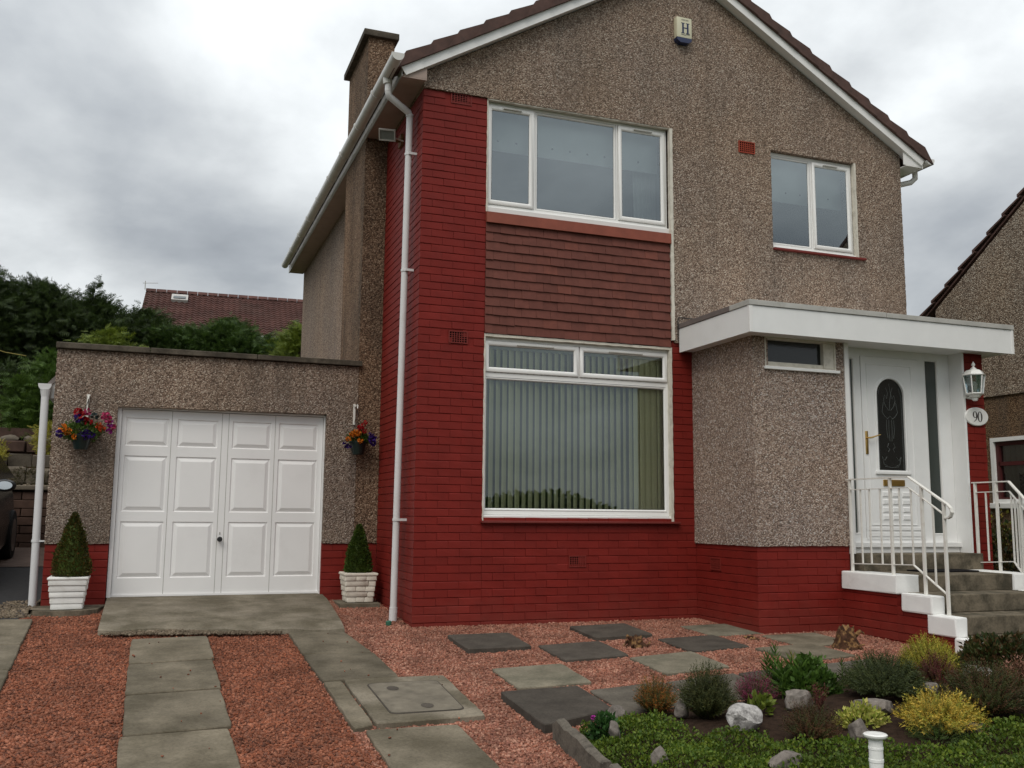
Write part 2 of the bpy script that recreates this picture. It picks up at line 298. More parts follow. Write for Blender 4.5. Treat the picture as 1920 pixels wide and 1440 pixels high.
# ------------------------------------------------------------------ object helpers
class MB:
    def __init__(s): s.v = []; s.f = []
    def add(s, vs, fs):
        o = len(s.v); s.v += [tuple(p) for p in vs]; s.f += [tuple(o+i for i in q) for q in fs]; return s
    def box(s, x0, x1, y0, y1, z0, z1):
        x0, x1 = min(x0, x1), max(x0, x1); y0, y1 = min(y0, y1), max(y0, y1); z0, z1 = min(z0, z1), max(z0, z1)
        return s.add([(x0, y0, z0), (x1, y0, z0), (x1, y1, z0), (x0, y1, z0), (x0, y0, z1), (x1, y0, z1), (x1, y1, z1), (x0, y1, z1)],
                     [(0, 3, 2, 1), (4, 5, 6, 7), (0, 1, 5, 4), (1, 2, 6, 5), (2, 3, 7, 6), (3, 0, 4, 7)])
    def rbox(s, x0, x1, y0, y1, z0, z1, b=.006, jit=0):
        bm = bmesh.new(); bmesh.ops.create_cube(bm, size=1)
        for v in bm.verts: v.co = Vector(((x0+x1)/2+v.co.x*(x1-x0), (y0+y1)/2+v.co.y*(y1-y0), (z0+z1)/2+v.co.z*(z1-z0)))
        bmesh.ops.bevel(bm, geom=list(bm.edges), offset=b, segments=2, affect='EDGES', profile=.6)
        if jit:
            for v in bm.verts: v.co += Vector([random.uniform(-jit, jit) for _ in range(3)])
        return s.bm(bm)
    def bm(s, bm, M=None):
        bm.verts.index_update(); vs = [(M @ v.co if M else v.co)[:] for v in bm.verts]; fs = [tuple(v.index for v in f.verts) for f in bm.faces]; bm.free(); return s.add(vs, fs)
    def prism(s, pts, axis, a, b):
        """pts 2D polygon in the two other axes, extruded along axis from a to b"""
        n = len(pts)
        def P(p, w):
            return {'y': (p[0], w, p[1]), 'x': (w, p[0], p[1]), 'z': (p[0], p[1], w)}[axis]
        vs = [P(p, a) for p in pts]+[P(p, b) for p in pts]
        fs = [tuple(range(n)), tuple(range(2*n-1, n-1, -1))]+[(i, i+n, (i+1) % n+n, (i+1) % n) for i in range(n)]
        return s.add(vs, fs)
    def tube(s, path, r, n=10, caps=True):
        P = [Vector(p) for p in path]; rs = r if isinstance(r, (list, tuple)) else [r]*len(P); o = len(s.v); vs = []
        ref = None
        for i, p in enumerate(P):
            d = ((P[i+1] if i < len(P)-1 else p)-(P[i-1] if i > 0 else p)).normalized()
            if ref is None: ref = Vector((0, 0, 1)) if abs(d.z) < .9 else Vector((1, 0, 0))
            a = (ref-d*ref.dot(d)).normalized(); ref = a; b = d.cross(a)
            for k in range(n): t = 2*math.pi*k/n; vs.append(p+(a*math.cos(t)+b*math.sin(t))*rs[i])
        fs = [(i*n+k, i*n+(k+1) % n, (i+1)*n+(k+1) % n, (i+1)*n+k) for i in range(len(P)-1) for k in range(n)]
        if caps: fs += [tuple(range(n-1, -1, -1)), tuple(range((len(P)-1)*n, len(P)*n))]
        return s.add(vs, fs)
    def lathe(s, prof, c, n=16, axis='z'):
        vs = []; 
        for r, h in prof:
            for k in range(n):
                t = 2*math.pi*k/n; q = (r*math.cos(t), r*math.sin(t), h)
                if axis == 'y': q = (q[0], q[2], q[1])
                if axis == 'x': q = (q[2], q[0], q[1])
                vs.append((c[0]+q[0], c[1]+q[1], c[2]+q[2]))
        m = len(prof)
        fs = [(i*n+k, i*n+(k+1) % n, (i+1)*n+(k+1) % n, (i+1)*n+k) for i in range(m-1) for k in range(n)]
        fs += [tuple(range(n-1, -1, -1)), tuple(range((m-1)*n, m*n))]
        return s.add(vs, fs)
    def ring(s, x0, x1, z0, z1, prof, fill=False, ax='y'):
        """mitred sweep round a rectangle; prof = [(inset, y), ...]"""
        vs = []
        for d, y in prof: vs += [(x0+d, y, z0+d), (x1-d, y, z0+d), (x1-d, y, z1-d), (x0+d, y, z1-d)]
        fs = [(i*4+k, i*4+(k+1) % 4, (i+1)*4+(k+1) % 4, (i+1)*4+k) for i in range(len(prof)-1) for k in range(4)]
        if fill: fs.append(tuple((len(prof)-1)*4+k for k in range(4)))
        if ax == 'x': vs = [(y, x, z) for x, y, z in vs]
        return s.add(vs, fs)
    def build(s, name, mat, parent=None, smooth=False, origin=None, flip=True):
        off = Vector(world_loc(parent)) if parent else Vector((0, 0, 0))
        if origin: off = Vector(origin)
        me = bpy.data.meshes.new(name); me.from_pydata([(a-off.x, b-off.y, c-off.z) for a, b, c in s.v], [], s.f)
        if name != 'pane':
            bm = bmesh.new(); bm.from_mesh(me); bmesh.ops.recalc_face_normals(bm, faces=bm.faces); bm.to_mesh(me); bm.free()
        me.materials.append(MATS[mat])
        if smooth: 
            for p in me.polygons: p.use_smooth = True
            try: me.set_sharp_from_angle(angle=R(smooth if smooth > 1 else 40))
            except Exception: pass
        o = bpy.data.objects.new(name, me); COL.objects.link(o)
        if parent: o.parent = parent
        if origin:
            pl = Vector(world_loc(parent)) if parent else Vector((0, 0, 0)); o.location = off-pl
        return o
def world_loc(o):
    v = Vector((0, 0, 0))
    while o is not None: v += o.location; o = o.parent
    return v
def tag(o, label=None, cat=None, group=None, kind=None):
    if label: o['label'] = label
    if cat: o['category'] = cat
    if group: o['group'] = group
    if kind: o['kind'] = kind
    return o
def thing(name, label, cat, loc, group=None):
    o = bpy.data.objects.new(name, None); COL.objects.link(o); o.location = loc; o.empty_display_size = .1
    return tag(o, label, cat, group)
def linkmesh(name, me, parent, loc, rot=(0, 0, 0), scale=(1, 1, 1)):
    o = bpy.data.objects.new(name, me); COL.objects.link(o); o.parent = parent
    o.location = Vector(loc)-Vector(world_loc(parent)); o.rotation_euler = rot; o.scale = scale; return o
def fastmesh(name, V, F, mat, parent=None, smooth=False):
    """V (n,3) float, F (m,3) int triangles"""
    V = np.asarray(V, np.float32); F = np.asarray(F, np.int32)
    if parent is not None: V = V-np.array(world_loc(parent)[:], np.float32)
    me = bpy.data.meshes.new(name); me.vertices.add(len(V)); me.vertices.foreach_set('co', V.ravel())
    k = F.shape[1]; me.loops.add(F.size); me.loops.foreach_set('vertex_index', F.ravel())
    me.polygons.add(len(F)); me.polygons.foreach_set('loop_start', np.arange(0, F.size, k, dtype=np.int32))
    me.update(calc_edges=True); me.materials.append(MATS[mat])
    if smooth: me.polygons.foreach_set('use_smooth', np.ones(len(F), bool))
    o = bpy.data.objects.new(name, me); COL.objects.link(o)
    if parent is not None: o.parent = parent
    return o
def frames(D):
    """orthonormal frames (n,3,3) whose z column is D, random roll"""
    D = D/np.linalg.norm(D, axis=1, keepdims=True); r = RNG.normal(size=D.shape)
    A = np.cross(D, r); A /= np.linalg.norm(A, axis=1, keepdims=True); B = np.cross(D, A); return np.stack([A, B, D], axis=2)
def scatter(name, tv, tf, P, D, S, mat, parent=None):
    """copies of a template at points P, z axis along D, size S -> one mesh"""
    tv = np.asarray(tv, float); tf = np.asarray(tf, int); M = frames(D)
    S = np.asarray(S); S = S[:, None] if S.ndim == 1 else S
    V = np.einsum('nij,kj->nki', M, tv)*S[:, None, :]+P[:, None, :]
    F = tf[None]+(np.arange(len(P))*len(tv))[:, None, None]
    return fastmesh(name, V.reshape(-1, 3), F.reshape(-1, tf.shape[1]), mat, parent)
def merge(parts):
    V, F, o = [], [], 0
    for v, f in parts: V.append(v); F.append(np.asarray(f)+o); o += len(v)
    return np.concatenate(V), np.concatenate(F)
# leaf templates, unit size, growing along +z
LEAF = ([(0, 0, 0), (.32, .08, .45), (0, -.04, 1), (-.32, .08, .45)], [(0, 1, 2), (0, 2, 3)])
def sprig_t(n=12, ll=.28, w=.05, spread=.9, seed=1, stem=.012):
    r = random.Random(seed); v = []; f = []
    for i in range(n):
        h = (i+.3)/n; a = i*2.4+r.uniform(-.4, .4); L = ll*(1.15-.5*h)*r.uniform(.8, 1.2)
        d = Vector((math.cos(a)*spread, math.sin(a)*spread, .75)).normalized(); s_ = Vector((-math.sin(a), math.cos(a), 0))
        b = Vector((0, 0, h)); k = len(v); v += [(b+s_*w*.5)[:], (b-s_*w*.5)[:], (b+d*L)[:]]; f.append((k, k+1, k+2))
    k = len(v); v += [(stem, 0, 0), (-stem, 0, 0), (0, 0, 1.05)]; f.append((k, k+1, k+2)); return v, f
def frond_t(n=7, w=.34, seed=3):
    """a flat, drooping conifer spray"""
    r = random.Random(seed); v = [(-.02, 0, 0), (.02, 0, 0), (0, -.12, 1)]; f = [(0, 1, 2)]
    for i in range(n):
        h = .08+.85*i/n; L = w*(1.1-h)*r.uniform(.8, 1.2)+.07
        for sd in (-1, 1):
            b = Vector((0, -.12*h*h, h)); d = Vector((sd*.85, r.uniform(-.25, .1), .62)).normalized(); q = Vector((0, 0, 1)).cross(d).normalized()
            k = len(v); v += [(b+Vector((0, 0, .05)))[:], (b-Vector((0, 0, .05)))[:], (b+d*L)[:]]; f.append((k, k+1, k+2))
    return v, f

# ------------------------------------------------------------------ the lie of the land
def ss(t): t = min(max(t, 0), 1); return t*t*(3-2*t)
def g(x, y):
    s = .08-.05*ss(x/3.5)
    yy = max(y, -11)
    z = -0.1+s*yy
    if y > 6.2:
        w = 1-ss((x-1.5)/5); z += w*(2.0*ss((y-6.2)/7.5)+.05*max(0, y-12)); z -= s*.0
    return z
GV = []; GF = []
xs = list(np.concatenate([[-600, -300, -120, -60, -30, -16], np.arange(-10, 12.1, .5), [16, 30, 60, 120, 300, 600]]))
ys = list(np.concatenate([[-600, -250, -90, -40, -20], np.arange(-12, 20.1, .5), [26, 40, 70, 150, 300, 600]]))
for y in ys:
    for x in xs: GV.append((x, y, (g(x, y) if y < 40 else g(x, 40))-.02))
nx = len(xs)
for j in range(len(ys)-1):
    for i in range(nx-1): GF.append((j*nx+i, j*nx+i+1, (j+1)*nx+i+1, (j+1)*nx+i))
gm = MB(); gm.v = GV; gm.f = GF
tag(gm.build('ground', 'grass_ground', smooth=60), kind='structure')
def sheet(name, poly, mat, lift=0, kind='structure', step=.25, parent=None):
    """a sheet following the ground inside a polygon (x, y)"""
    bm = bmesh.new(); vs = [bm.verts.new((x, y, 0)) for x, y in poly]; bm.faces.new(vs)
    x0, x1 = min(p[0] for p in poly), max(p[0] for p in poly); y0, y1 = min(p[1] for p in poly), max(p[1] for p in poly)
    for a, b, n in ((x0, x1, (1, 0, 0)), (y0, y1, (0, 1, 0))):
        k = a+step
        while k < b:
            bmesh.ops.bisect_plane(bm, geom=bm.verts[:]+bm.edges[:]+bm.faces[:], plane_co=(k, k, 0), plane_no=n); k += step
    for v in bm.verts: v.co.z = g(v.co.x, v.co.y)+lift
    o = MB().bm(bm).build(name, mat, parent, smooth=60)
    if kind: tag(o, kind=kind)
    return o
sheet('gravel_base', [(-3.2, -5.4), (.2, -5.4), (4.05, -3.2), (4.05, -2.6), (4.05, -.02), (-.02, -.02), (-.02, 1.6), (-3.3, 1.6), (-3.45, .9)], 'gravel_bed_pink', .0)
sheet('neighbour_driveway', [(-9, -9), (-3.92, -9), (-3.92, .86), (-3.42, .85), (-3.3, 1.3), (-3.35, 6.3), (-9, 6.3)], 'asphalt', .004)
sheet('paving', [(-9, 4.4), (-3.4, 4.4), (-3.4, 6.4), (-9, 6.4)], 'paving_brown', .012)
sheet('road', [(-60, -19), (60, -19), (60, -13), (-60, -13)], 'asphalt', .0, step=8)

def inpoly(x, y, P):
    c = np.zeros(len(x), bool); n = len(P)
    for i in range(n):
        x1, y1 = P[i]; x2, y2 = P[(i+1) % n]
        c ^= ((y1 > y) != (y2 > y)) & (x < (x2-x1)*(y-y1)/((y2-y1)+1e-12)+x1)
    return c
gv = np.vectorize(g)

# ------------------------------------------------------------------ paving slabs (pieces of the driveway and the garden path)
def slab_mesh(poly, thick, lift, mat, name, parent, tilt=0):
    """a flag with slightly worn, uneven edges, its top following the ground"""
    pts = []
    for i in range(len(poly)):
        a, b = Vector(poly[i]), Vector(poly[(i+1) % len(poly)]); n = max(2, int((b-a).length/.07)); nrm_ = Vector((a.y-b.y, b.x-a.x)).normalized()
        for k in range(n):
            t = k/n; q = a.lerp(b, t); j = random.uniform(-.0035, .0035) if k else 0
            if k == 0: q = q+(((b-a).normalized()+(Vector(poly[i-1])-a).normalized()))*.006
            pts.append(q+nrm_*j)
    cx_, cy_ = sum(p.x for p in pts)/len(pts), sum(p.y for p in pts)/len(pts)
    # plane through the ground under the slab
    e = .3; z0 = g(cx_, cy_); sx = (g(cx_+e, cy_)-g(cx_-e, cy_))/(2*e)+random.uniform(-tilt, tilt); sy = (g(cx_, cy_+e)-g(cx_, cy_-e))/(2*e)+random.uniform(-tilt, tilt)
    zf = lambda p, d: z0+(p.x-cx_)*sx+(p.y-cy_)*sy+lift+d
    n = len(pts); c = Vector((cx_, cy_)); inn = [p+(c-p).normalized()*.007 for p in pts]
    vs = [(p.x, p.y, zf(p, 0)) for p in inn]+[(p.x, p.y, zf(p, -.006)) for p in pts]+[(p.x, p.y, zf(p, -thick)) for p in pts]
    fs = [tuple(range(n))]+[(i, (i+1) % n, (i+1) % n+n, i+n) for i in range(n)]+[(i+n, (i+1) % n+n, (i+1) % n+2*n, i+2*n) for i in range(n)]
    b = MB(); b.v = vs; b.f = fs; return b.build(name, mat, parent, origin=(cx_, cy_, z0))
drive = MB().add([(-2.6, -5, -.75), (-.4, -5, -.75), (-.4, -4.9, -.75)], [(0, 1, 2)]).build('driveway', 'gravel_bed_pink'); tag(drive, kind='structure')
DS = []
for i in range(5):
    y1 = -.20-.885*i; w = .006*random.uniform(-1, 1)
    q = [(-2.405+w+.01*(i-1)*.5, y1-.872), (-1.80+w, y1-.80-.02), (-1.815+w, y1+.02), (-2.41+w, y1-.02)]
    DS.append((q, 'slab_grey_green'))
RS = [([(-1.135, -1.005), (-.585, -1.03), (-.66, -.21), (-1.14, -.13)], 'slab_grey_green'), ([(-1.12, -1.865), (-.565, -1.85), (-.58, -1.045), (-1.135, -1.02)], 'slab_grey_green'),
      ([(-1.12, -3.02), (-.99, -2.965), (-.99, -1.885), (-1.12, -1.885)], 'slab_grey_green'), ([(-1.06, -3.95), (-.50, -4.0), (-.49, -3.06), (-1.06, -3.05)], 'slab_grey_green'), ([(-1.05, -4.9), (-.50, -4.95), (-.50, -4.02), (-1.05, -3.97)], 'slab_grey_green')]
FL = [([(-3.85, -.28), (-3.22, -.25), (-3.25, .80), (-3.9, .86)], 'slab_grey_green'), ([(-3.8, -1.13), (-3.19, -1.10), (-3.22, -.27), (-3.85, -.30)], 'slab_grey_green'), ([(-3.8, -2.0), (-3.16, -2.0), (-3.19, -1.12), (-3.8, -1.15)], 'slab_grey_green'), ([(-3.8, -2.9), (-3.14, -2.9), (-3.16, -2.02), (-3.8, -2.02)], 'slab_grey_green')]
for q, m in DS+RS+FL: slab_mesh(q, .06, .028, m, 'paving_slab', drive, .004)
# the inspection cover is set in a slab of its own
cov = thing('inspection_cover', 'grey concrete inspection cover with two round key holes among the driveway slabs', 'drain cover', (-.62, -2.4, g(-.62, -2.4)))
slab_mesh([(-.975, -2.97), (-.27, -2.94), (-.245, -1.905), (-.975, -1.885)], .07, .036, 'ramp_concrete', 'frame', cov, 0)
def pl(x, y, l): return (x, y, g(-.61, -2.4)+(y+2.4)*.0799+l)
cm = MB(); pts = []
for (ax_, ay_, a0) in ((-.41, -2.76, -90), (-.39, -2.10, 0), (-.80, -2.10, 90), (-.80, -2.76, 180)):
    for k in range(5): t = R(a0+22.5*k); pts.append((ax_+.05*math.cos(t), ay_+.05*math.sin(t)))
n_ = len(pts); cc = Vector((-.6, -2.43))
for i in range(n_):
    pass
inn = [(cc+(Vector(p)-cc)*.965)[:] for p in pts]
cm.add([pl(*p, .0395) for p in pts]+[pl(*p, .0395) for p in inn]+[pl(*p, .034) for p in pts], [(i, (i+1) % n_, (i+1) % n_+n_, i+n_) for i in range(n_)]+[(i, (i+1) % n_, (i+1) % n_+2*n_, i+2*n_) for i in range(n_)])
cm.build('rim', 'slab_dark', cov)
cm = MB().add([pl(*p, .041) for p in inn], [tuple(range(n_))]); cm.build('lid', 'iron_cover', cov)
for (hx_, hy_) in ((-.70, -2.22), (-.58, -2.68)):
    MB().add([pl(hx_+.042*math.cos(t*.5236), hy_+.055*math.sin(t*.5236), .0435) for t in range(12)], [tuple(range(12))]).build('key_hole', 'slab_dark', cov)

path = MB().add([(2, -1, -.5), (2.1, -1, -.5), (2, -1.1, -.5)], [(0, 1, 2)]).build('garden_path', 'gravel_bed_pink'); tag(path, kind='structure')
ST = [(.18, -.53, 'slab_dark', .028, .012), (.84, -1.03, 'slab_dark', .012, .004), (1.43, -.35, 'slab_dark', .026, .012), (.185, -1.72, 'slab_pale', .012, .004), (1.37, -1.69, 'slab_pale', .01, .003),
      (1.97, -1.07, 'slab_dark', .008, .002), (2.53, -.50, 'slab_pale', .006, .002), (-.02, -2.49, 'slab_dark', .045, .004), (.64, -2.50, 'slab_stained', .012, .004), (2.96, -1.22, 'slab_grey_green', .006, .002), (2.53, -1.74, 'slab_grey_green', .008, .002), (1.25, -2.50, 'slab_stained', .01, .003), (1.86, -2.50, 'slab_dark', .01, .003), (2.47, -2.52, 'slab_stained', .01, .003)]
SLABS = [q for q, _ in DS+RS+FL]+[[(-.975, -2.97), (-.27, -2.94), (-.245, -1.905), (-.975, -1.885)]]
for x, y, m, l, tl in ST:
    dx = random.uniform(-.01, .01); q = [(x+dx, y-.61 if x > .1 or y > -2 else y-.80), (x+.575, y-.595), (x+.585, y), (x, y-.01)]
    slab_mesh(q, .055+l, l+.012, m, 'stepping_stone', path, tl); SLABS.append(q)

# ------------------------------------------------------------------ gravel: every chip is real, one mesh per colour
def stones(name, poly, dens, smin, smax, mat, exclude=(), lift=0.0, zfun=None):
    x0, x1 = min(p[0] for p in poly), max(p[0] for p in poly); y0, y1 = min(p[1] for p in poly), max(p[1] for p in poly)
    n = int((x1-x0)*(y1-y0)*dens); x = RNG.uniform(x0, x1, n); y = RNG.uniform(y0, y1, n); k = inpoly(x, y, poly)
    for e in exclude: k &= ~inpoly(x, y, e)
    x, y = x[k], y[k]; n = len(x)
    z = (gv(x, y) if zfun is None else zfun(x, y))+RNG.uniform(-.004, .006, n)+lift
    base = np.array([(-1, -1, -1), (1, -1, -1), (1, 1, -1), (-1, 1, -1), (-1, -1, 1), (1, -1, 1), (1, 1, 1), (-1, 1, 1)], float)*.5
    jit = RNG.uniform(.55, 1.15, (n, 8, 3)); V = base[None]*jit
    S = RNG.uniform(smin, smax, n)[:, None]*np.stack([RNG.uniform(.8, 1.3, n), RNG.uniform(.65, 1.0, n), RNG.uniform(.4, .8, n)], 1)
    D = RNG.normal(size=(n, 3))*[.5, .5, 1]; D[:, 2] = abs(D[:, 2])+.3; M = frames(D)
    V = np.einsum('nij,nkj->nki', M, V*S[:, None, :])+np.stack([x, y, z], 1)[:, None, :]
    F = np.array([(0, 3, 2, 1), (4, 5, 6, 7), (0, 1, 5, 4), (1, 2, 6, 5), (2, 3, 7, 6), (3, 0, 4, 7)])[None]+(np.arange(n)*8)[:, None, None]
    o = fastmesh(name, V.reshape(-1, 3), F.reshape(-1, 4), mat); return tag(o, kind='stuff')
APRON = [(-2.70, 1.69), (-2.68, .1), (-1.6, -.05), (-.66, -.2), (-.575, .34), (-.5, 1.2), (-.55, 1.69)]
tag(stones('gravel_red', [(-3.3, -4.2), (-.9, -4.6), (-1.13, -3.0), (-1.13, -.12), (-2.66, .12), (-2.7, 1.1), (-3.3, 1.05), (-3.45, .8), (-3.25, -1)], 5200, .011, .023, 'stones_red', SLABS+[APRON]), 'deep red gravel on the left of the driveway and between its slabs')
tag(stones('gravel_pink', [(-1.13, -.12), (-1.13, -4.6), (-.2, -4.9), (-.08, -4.9), (.0, -3.44), (.55, -3.13), (1.2, -3.13), (3.05, -3.15), (4.0, -2.98), (4.0, -2.5), (4.0, -1.1), (3.03, -1.1), (3.03, 0), (0, 0), (0, 1.58), (-.56, 1.58)], 5000, .010, .022, 'stones_pink', SLABS+[APRON]), 'pale pink gravel round the stepping stones under the red wall')
tag(stones('gravel_buff', [(-3.75, 1.0), (-3.3, 1.0), (-3.3, 1.9), (-3.6, 1.9)], 1800, .02, .035, 'stones_buff'), 'buff gravel by the foot of the left downpipe')
tag(stones('stray_chips', [(-3.2, -4), (-.3, -4), (-.3, -.2), (-3.2, -.2)], 9, .008, .015, 'stones_red', lift=.034), 'odd gravel chips kicked up onto the driveway slabs')
# concrete ramp up to the garage door
rv = []; rows = [(1.70, .098), (1.3, .072), (.8, .03), (.45, -.005), (.2, -.03)]
lft = lambda y: -2.69+.012*(1.69-y)*0; rgt = lambda y: -.555 if y > 1.0 else -.555-.02*(1-y)/.6
ramp_ = MB(); NX = 14
V_ = []; 
for j, (y, z) in enumerate(rows+[(None, None)]):
    for i in range(NX+1):
        t = i/NX; x = -2.685+t*(2.115)-(.09*t*(1 if y is None else (max(0, 1.2-y)/1.3)))
        if y is None:
            yy = .10-.31*t+.028*math.sin(t*9)+(.07*math.exp(-((t-.32)/.09)**2)+.05*math.exp(-((t-.55)/.06)**2)); zz_ = g(x, yy)+.045-.01*math.sin(t*23)
        else: yy = y-(.31*t+.0)*max(0, (1.0-y))/1.0*.55; zz_ = z
        V_.append((x, yy, zz_))
m0 = len(V_)
for i in range(NX+1): x, yy, z = V_[5*(NX+1)+i]; V_.append((x, yy-.02, g(x, yy)-.06))
for j in range(6):
    for k in (0, NX): x, yy, z = V_[j*(NX+1)+k]; V_.append((x, yy, min(z, g(x, yy))-.1))
f_ = [(j*(NX+1)+i, j*(NX+1)+i+1, (j+1)*(NX+1)+i+1, (j+1)*(NX+1)+i) for j in range(6) for i in range(NX)]
sd = m0+NX+1
for j in range(5):
    f_.append((j*(NX+1), (j+1)*(NX+1), sd+2*(j+1), sd+2*j)); f_.append((j*(NX+1)+NX, (j+1)*(NX+1)+NX, sd+2*(j+1)+1, sd+2*j+1))
ramp_.v = V_; ramp_.f = f_; tag(ramp_.build('garage_ramp', 'ramp_concrete', smooth=25), kind='structure')
tag(stones('ramp_rubble', [(-2.66, .02), (-2.2, .12), (-1.9, .18), (-1.6, .12), (-1.4, .08), (-1.2, -.02), (-1.2, -.20), (-1.9, -.13), (-2.66, -.02)], 6500, .010, .024, 'stones_buff', lift=.03), 'loose buff rubble along the broken front edge of the concrete ramp')

# ------------------------------------------------------------------ bricks
ZJ = -.062; CH = .0757          # a bed joint, course height
def brick_mesh(name, L, mat, H=.0705, T=.03):
    out_ = []
    for k in range(3):
        bm = bmesh.new(); bmesh.ops.create_cube(bm, size=1)
        for v in bm.verts: v.co = Vector((v.co.x*L, v.co.y*T+T/2, v.co.z*H))
        ed = [e for e in bm.edges if all(v.co.y < .001 for v in e.verts) and abs(e.verts[0].co.z-e.verts[1].co.z) < .001]
        bmesh.ops.bevel(bm, geom=ed, offset=.0034, segments=1, affect='EDGES')
        for v in bm.verts:
            if v.co.y < .01: v.co += Vector((random.uniform(-.0012, .0012), random.uniform(-.0016, .001), random.uniform(-.0022, .0022)))
        me = bpy.data.meshes.new(name); bm.to_mesh(me); bm.free(); me.materials.append(MATS[mat]); out_.append(me)
    return out_
BR = {L: brick_mesh('brick', L, 'red_brick_paint') for L in (.222, .109, .165, .055)}
def plan_bricks(x0, x1, z0, z1, phase=0):
    """stretcher bond between x0 and x1; returns (xc, zc, L)"""
    out_ = []; k0 = int(math.floor((z0-ZJ)/CH+.01)); k1 = int(math.ceil((z1-ZJ)/CH-.01))
    for k in range(k0, k1):
        zc = ZJ+(k+.5)*CH; x = x0; st = .1125 if (k+phase) % 2 else .225; first = True
        while x < x1-.02:
            L = min(st if first else .225, x1-x); first = False
            if x1-x-L < .04: L = x1-x
            out_.append((x+L/2, zc, L-.003)); x += L
    return out_
def lay(bricks, parent, face, at, sign=1, limit=None):
    """face 'y': wall facing -y at y=at; face 'x': wall facing -x at x=at.  Returns records for sorting"""
    rec = []
    for u, z, L in bricks:
        key = min(BR, key=lambda q: abs(q-L)); j = random.uniform(-.0015, .0012)
        if face == 'y': rec.append((key, (u, at+j, z), (random.uniform(-.008, .008), 0, 0), (L/key, 1, 1)))
        else: rec.append((key, (at+j, u, z), (0, 0, -math.pi/2), (L/key, 1, 1)))
    return rec
def place(rec, parent, cap=300):
    CP = Vector(CAMP)
    def big(r):
        p = Vector(r[1]); d = (p-CP); nrm_ = Vector((-1, 0, 0)) if abs(r[2][2]) > 1 else Vector((0, -1, 0)); return -r[0]*r[3][0]*abs(d.normalized().dot(nrm_))/d.length**2
    rec = sorted(rec, key=big); jm = MB()
    for i, (key, loc, rot, sc) in enumerate(rec):
        me = random.choice(BR[key])
        if i < cap: linkmesh('brick', me, parent, loc, rot, sc)
        else:
            M = Matrix.LocRotScale(Vector(loc), __import__('mathutils').Euler(rot), Vector(sc)); jm.add([(M @ v.co)[:] for v in me.vertices], [tuple(p.vertices) for p in me.polygons])
    if jm.v: tag(jm.build('brickwork', 'red_brick_paint', parent), kind='stuff')
def jag(poly, step=.02, amp=.0035, closed=True):
    out_ = []
    for i in range(len(poly)):
        a, b = Vector(poly[i]), Vector(poly[(i+1) % len(poly)]); n = max(1, int((b-a).length/step)); nn = Vector((a.y-b.y, b.x-a.x)).normalized()
        for k in range(n): out_.append((a.lerp(b, k/n)+nn*(random.uniform(-amp, amp) if k else 0))[:])
    return out_

# ------------------------------------------------------------------ HOUSE
H = thing('house', 'two storey house with harled gable, red painted brickwork and a flat roofed white porch', 'house', (2.9, 3.5, -.1))
XC = 2.93; SL = .587; ZB = lambda x: 5.33+SL*(XC-abs(x-XC))
HY = -.022
WX0, WX1 = .674, 2.765
wall = MB()
wall.prism(jag([(0.0, 5.165), (WX0, 5.165), (WX0, 5.16), (WX1, 5.16), (WX1+.035, 5.16), (WX1+.035, 2.775), (4.08, 2.775), (4.08, ZB(4.08)), (XC, ZB(XC)), (0.0, ZB(0))]), 'y', HY, .28)
wall.prism(jag([(4.08, 2.775), (5.93, 2.775), (5.93, ZB(5.93)), (4.08, ZB(4.08)), (4.08, 5.10), (5.245, 5.10), (5.245, 3.955), (4.08, 3.955)]), 'y', HY, .28)
wall.build('wall', 'harling', H)
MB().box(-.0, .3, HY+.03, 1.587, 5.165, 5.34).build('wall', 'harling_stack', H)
side = MB().box(0.0, .3, 2.782, 8.2, 2.0, 5.36).box(0.002, 5.92, 7.92, 8.2, -.4, 5.36).box(5.65, 5.93, .28, 7.92, -.4, 5.36)
side.prism([(0, 5.36), (5.93, 5.36), (5.93, 5.37), (XC, ZB(XC)), (0, 5.37)], 'y', 8.0, 8.2); side.build('wall', 'harling', H)
mort = MB()
mort.box(.006, WX0, .006, .28, -.6, 5.165).box(WX0, 3.04, .006, .28, -.6, .885).box(WX1+.01, 3.06, .006, .28, .885, 2.775)
mort.box(.006, .28, .28, 1.587, -.6, 5.165)
mort.build('brick_backing', 'red_mortar_paint', H); mort = MB()
mort.box(3.041, 3.25, -1.085, .006, -.6, .69).box(3.25, 4.1, -1.085, -.9, -.6, .69)
mort.build('brick_backing', 'red_mortar_paint', H); mort = MB()
mort.box(5.64, 5.895, -1.10, .28, -.6, 2.70)
mort.build('brick_backing', 'red_mortar_paint', H)
rec = []
rec += lay(plan_bricks(0, WX0, -.2, 5.16), H, 'y', 0)
rec += lay(plan_bricks(WX0, 3.035, -.2, .865), H, 'y', 0)
rec += lay(plan_bricks(WX1+.02, 3.035, .865, 2.77, 1), H, 'y', 0)
rec += lay(plan_bricks(.0, 1.587, -.2, 5.16, 1), H, 'x', 0)
rec += lay(plan_bricks(-1.09, 0, -.2, .68, 1), H, 'x', 3.035)
rec += lay(plan_bricks(3.035, 4.09, -.2, .68), H, 'y', -1.09)
rec += lay(plan_bricks(5.634, 5.9, .0, 2.69), H, 'y', -1.106)
VENTS = [(.285, .503, 5.055, 5.165), (.304, .50, 2.603, 2.725), (1.585, 1.77, .438, .55)]
def keep(r):
    x, y, z = r[1]
    if abs(y) < .01 and abs(r[2][2]) < 1:
        for a, b, c, d in VENTS:
            if a-.06 < x < b+.06 and c < z < d: return not (a-.02 < x < b+.02)
    return True
place([r for r in rec if keep(r)], H)
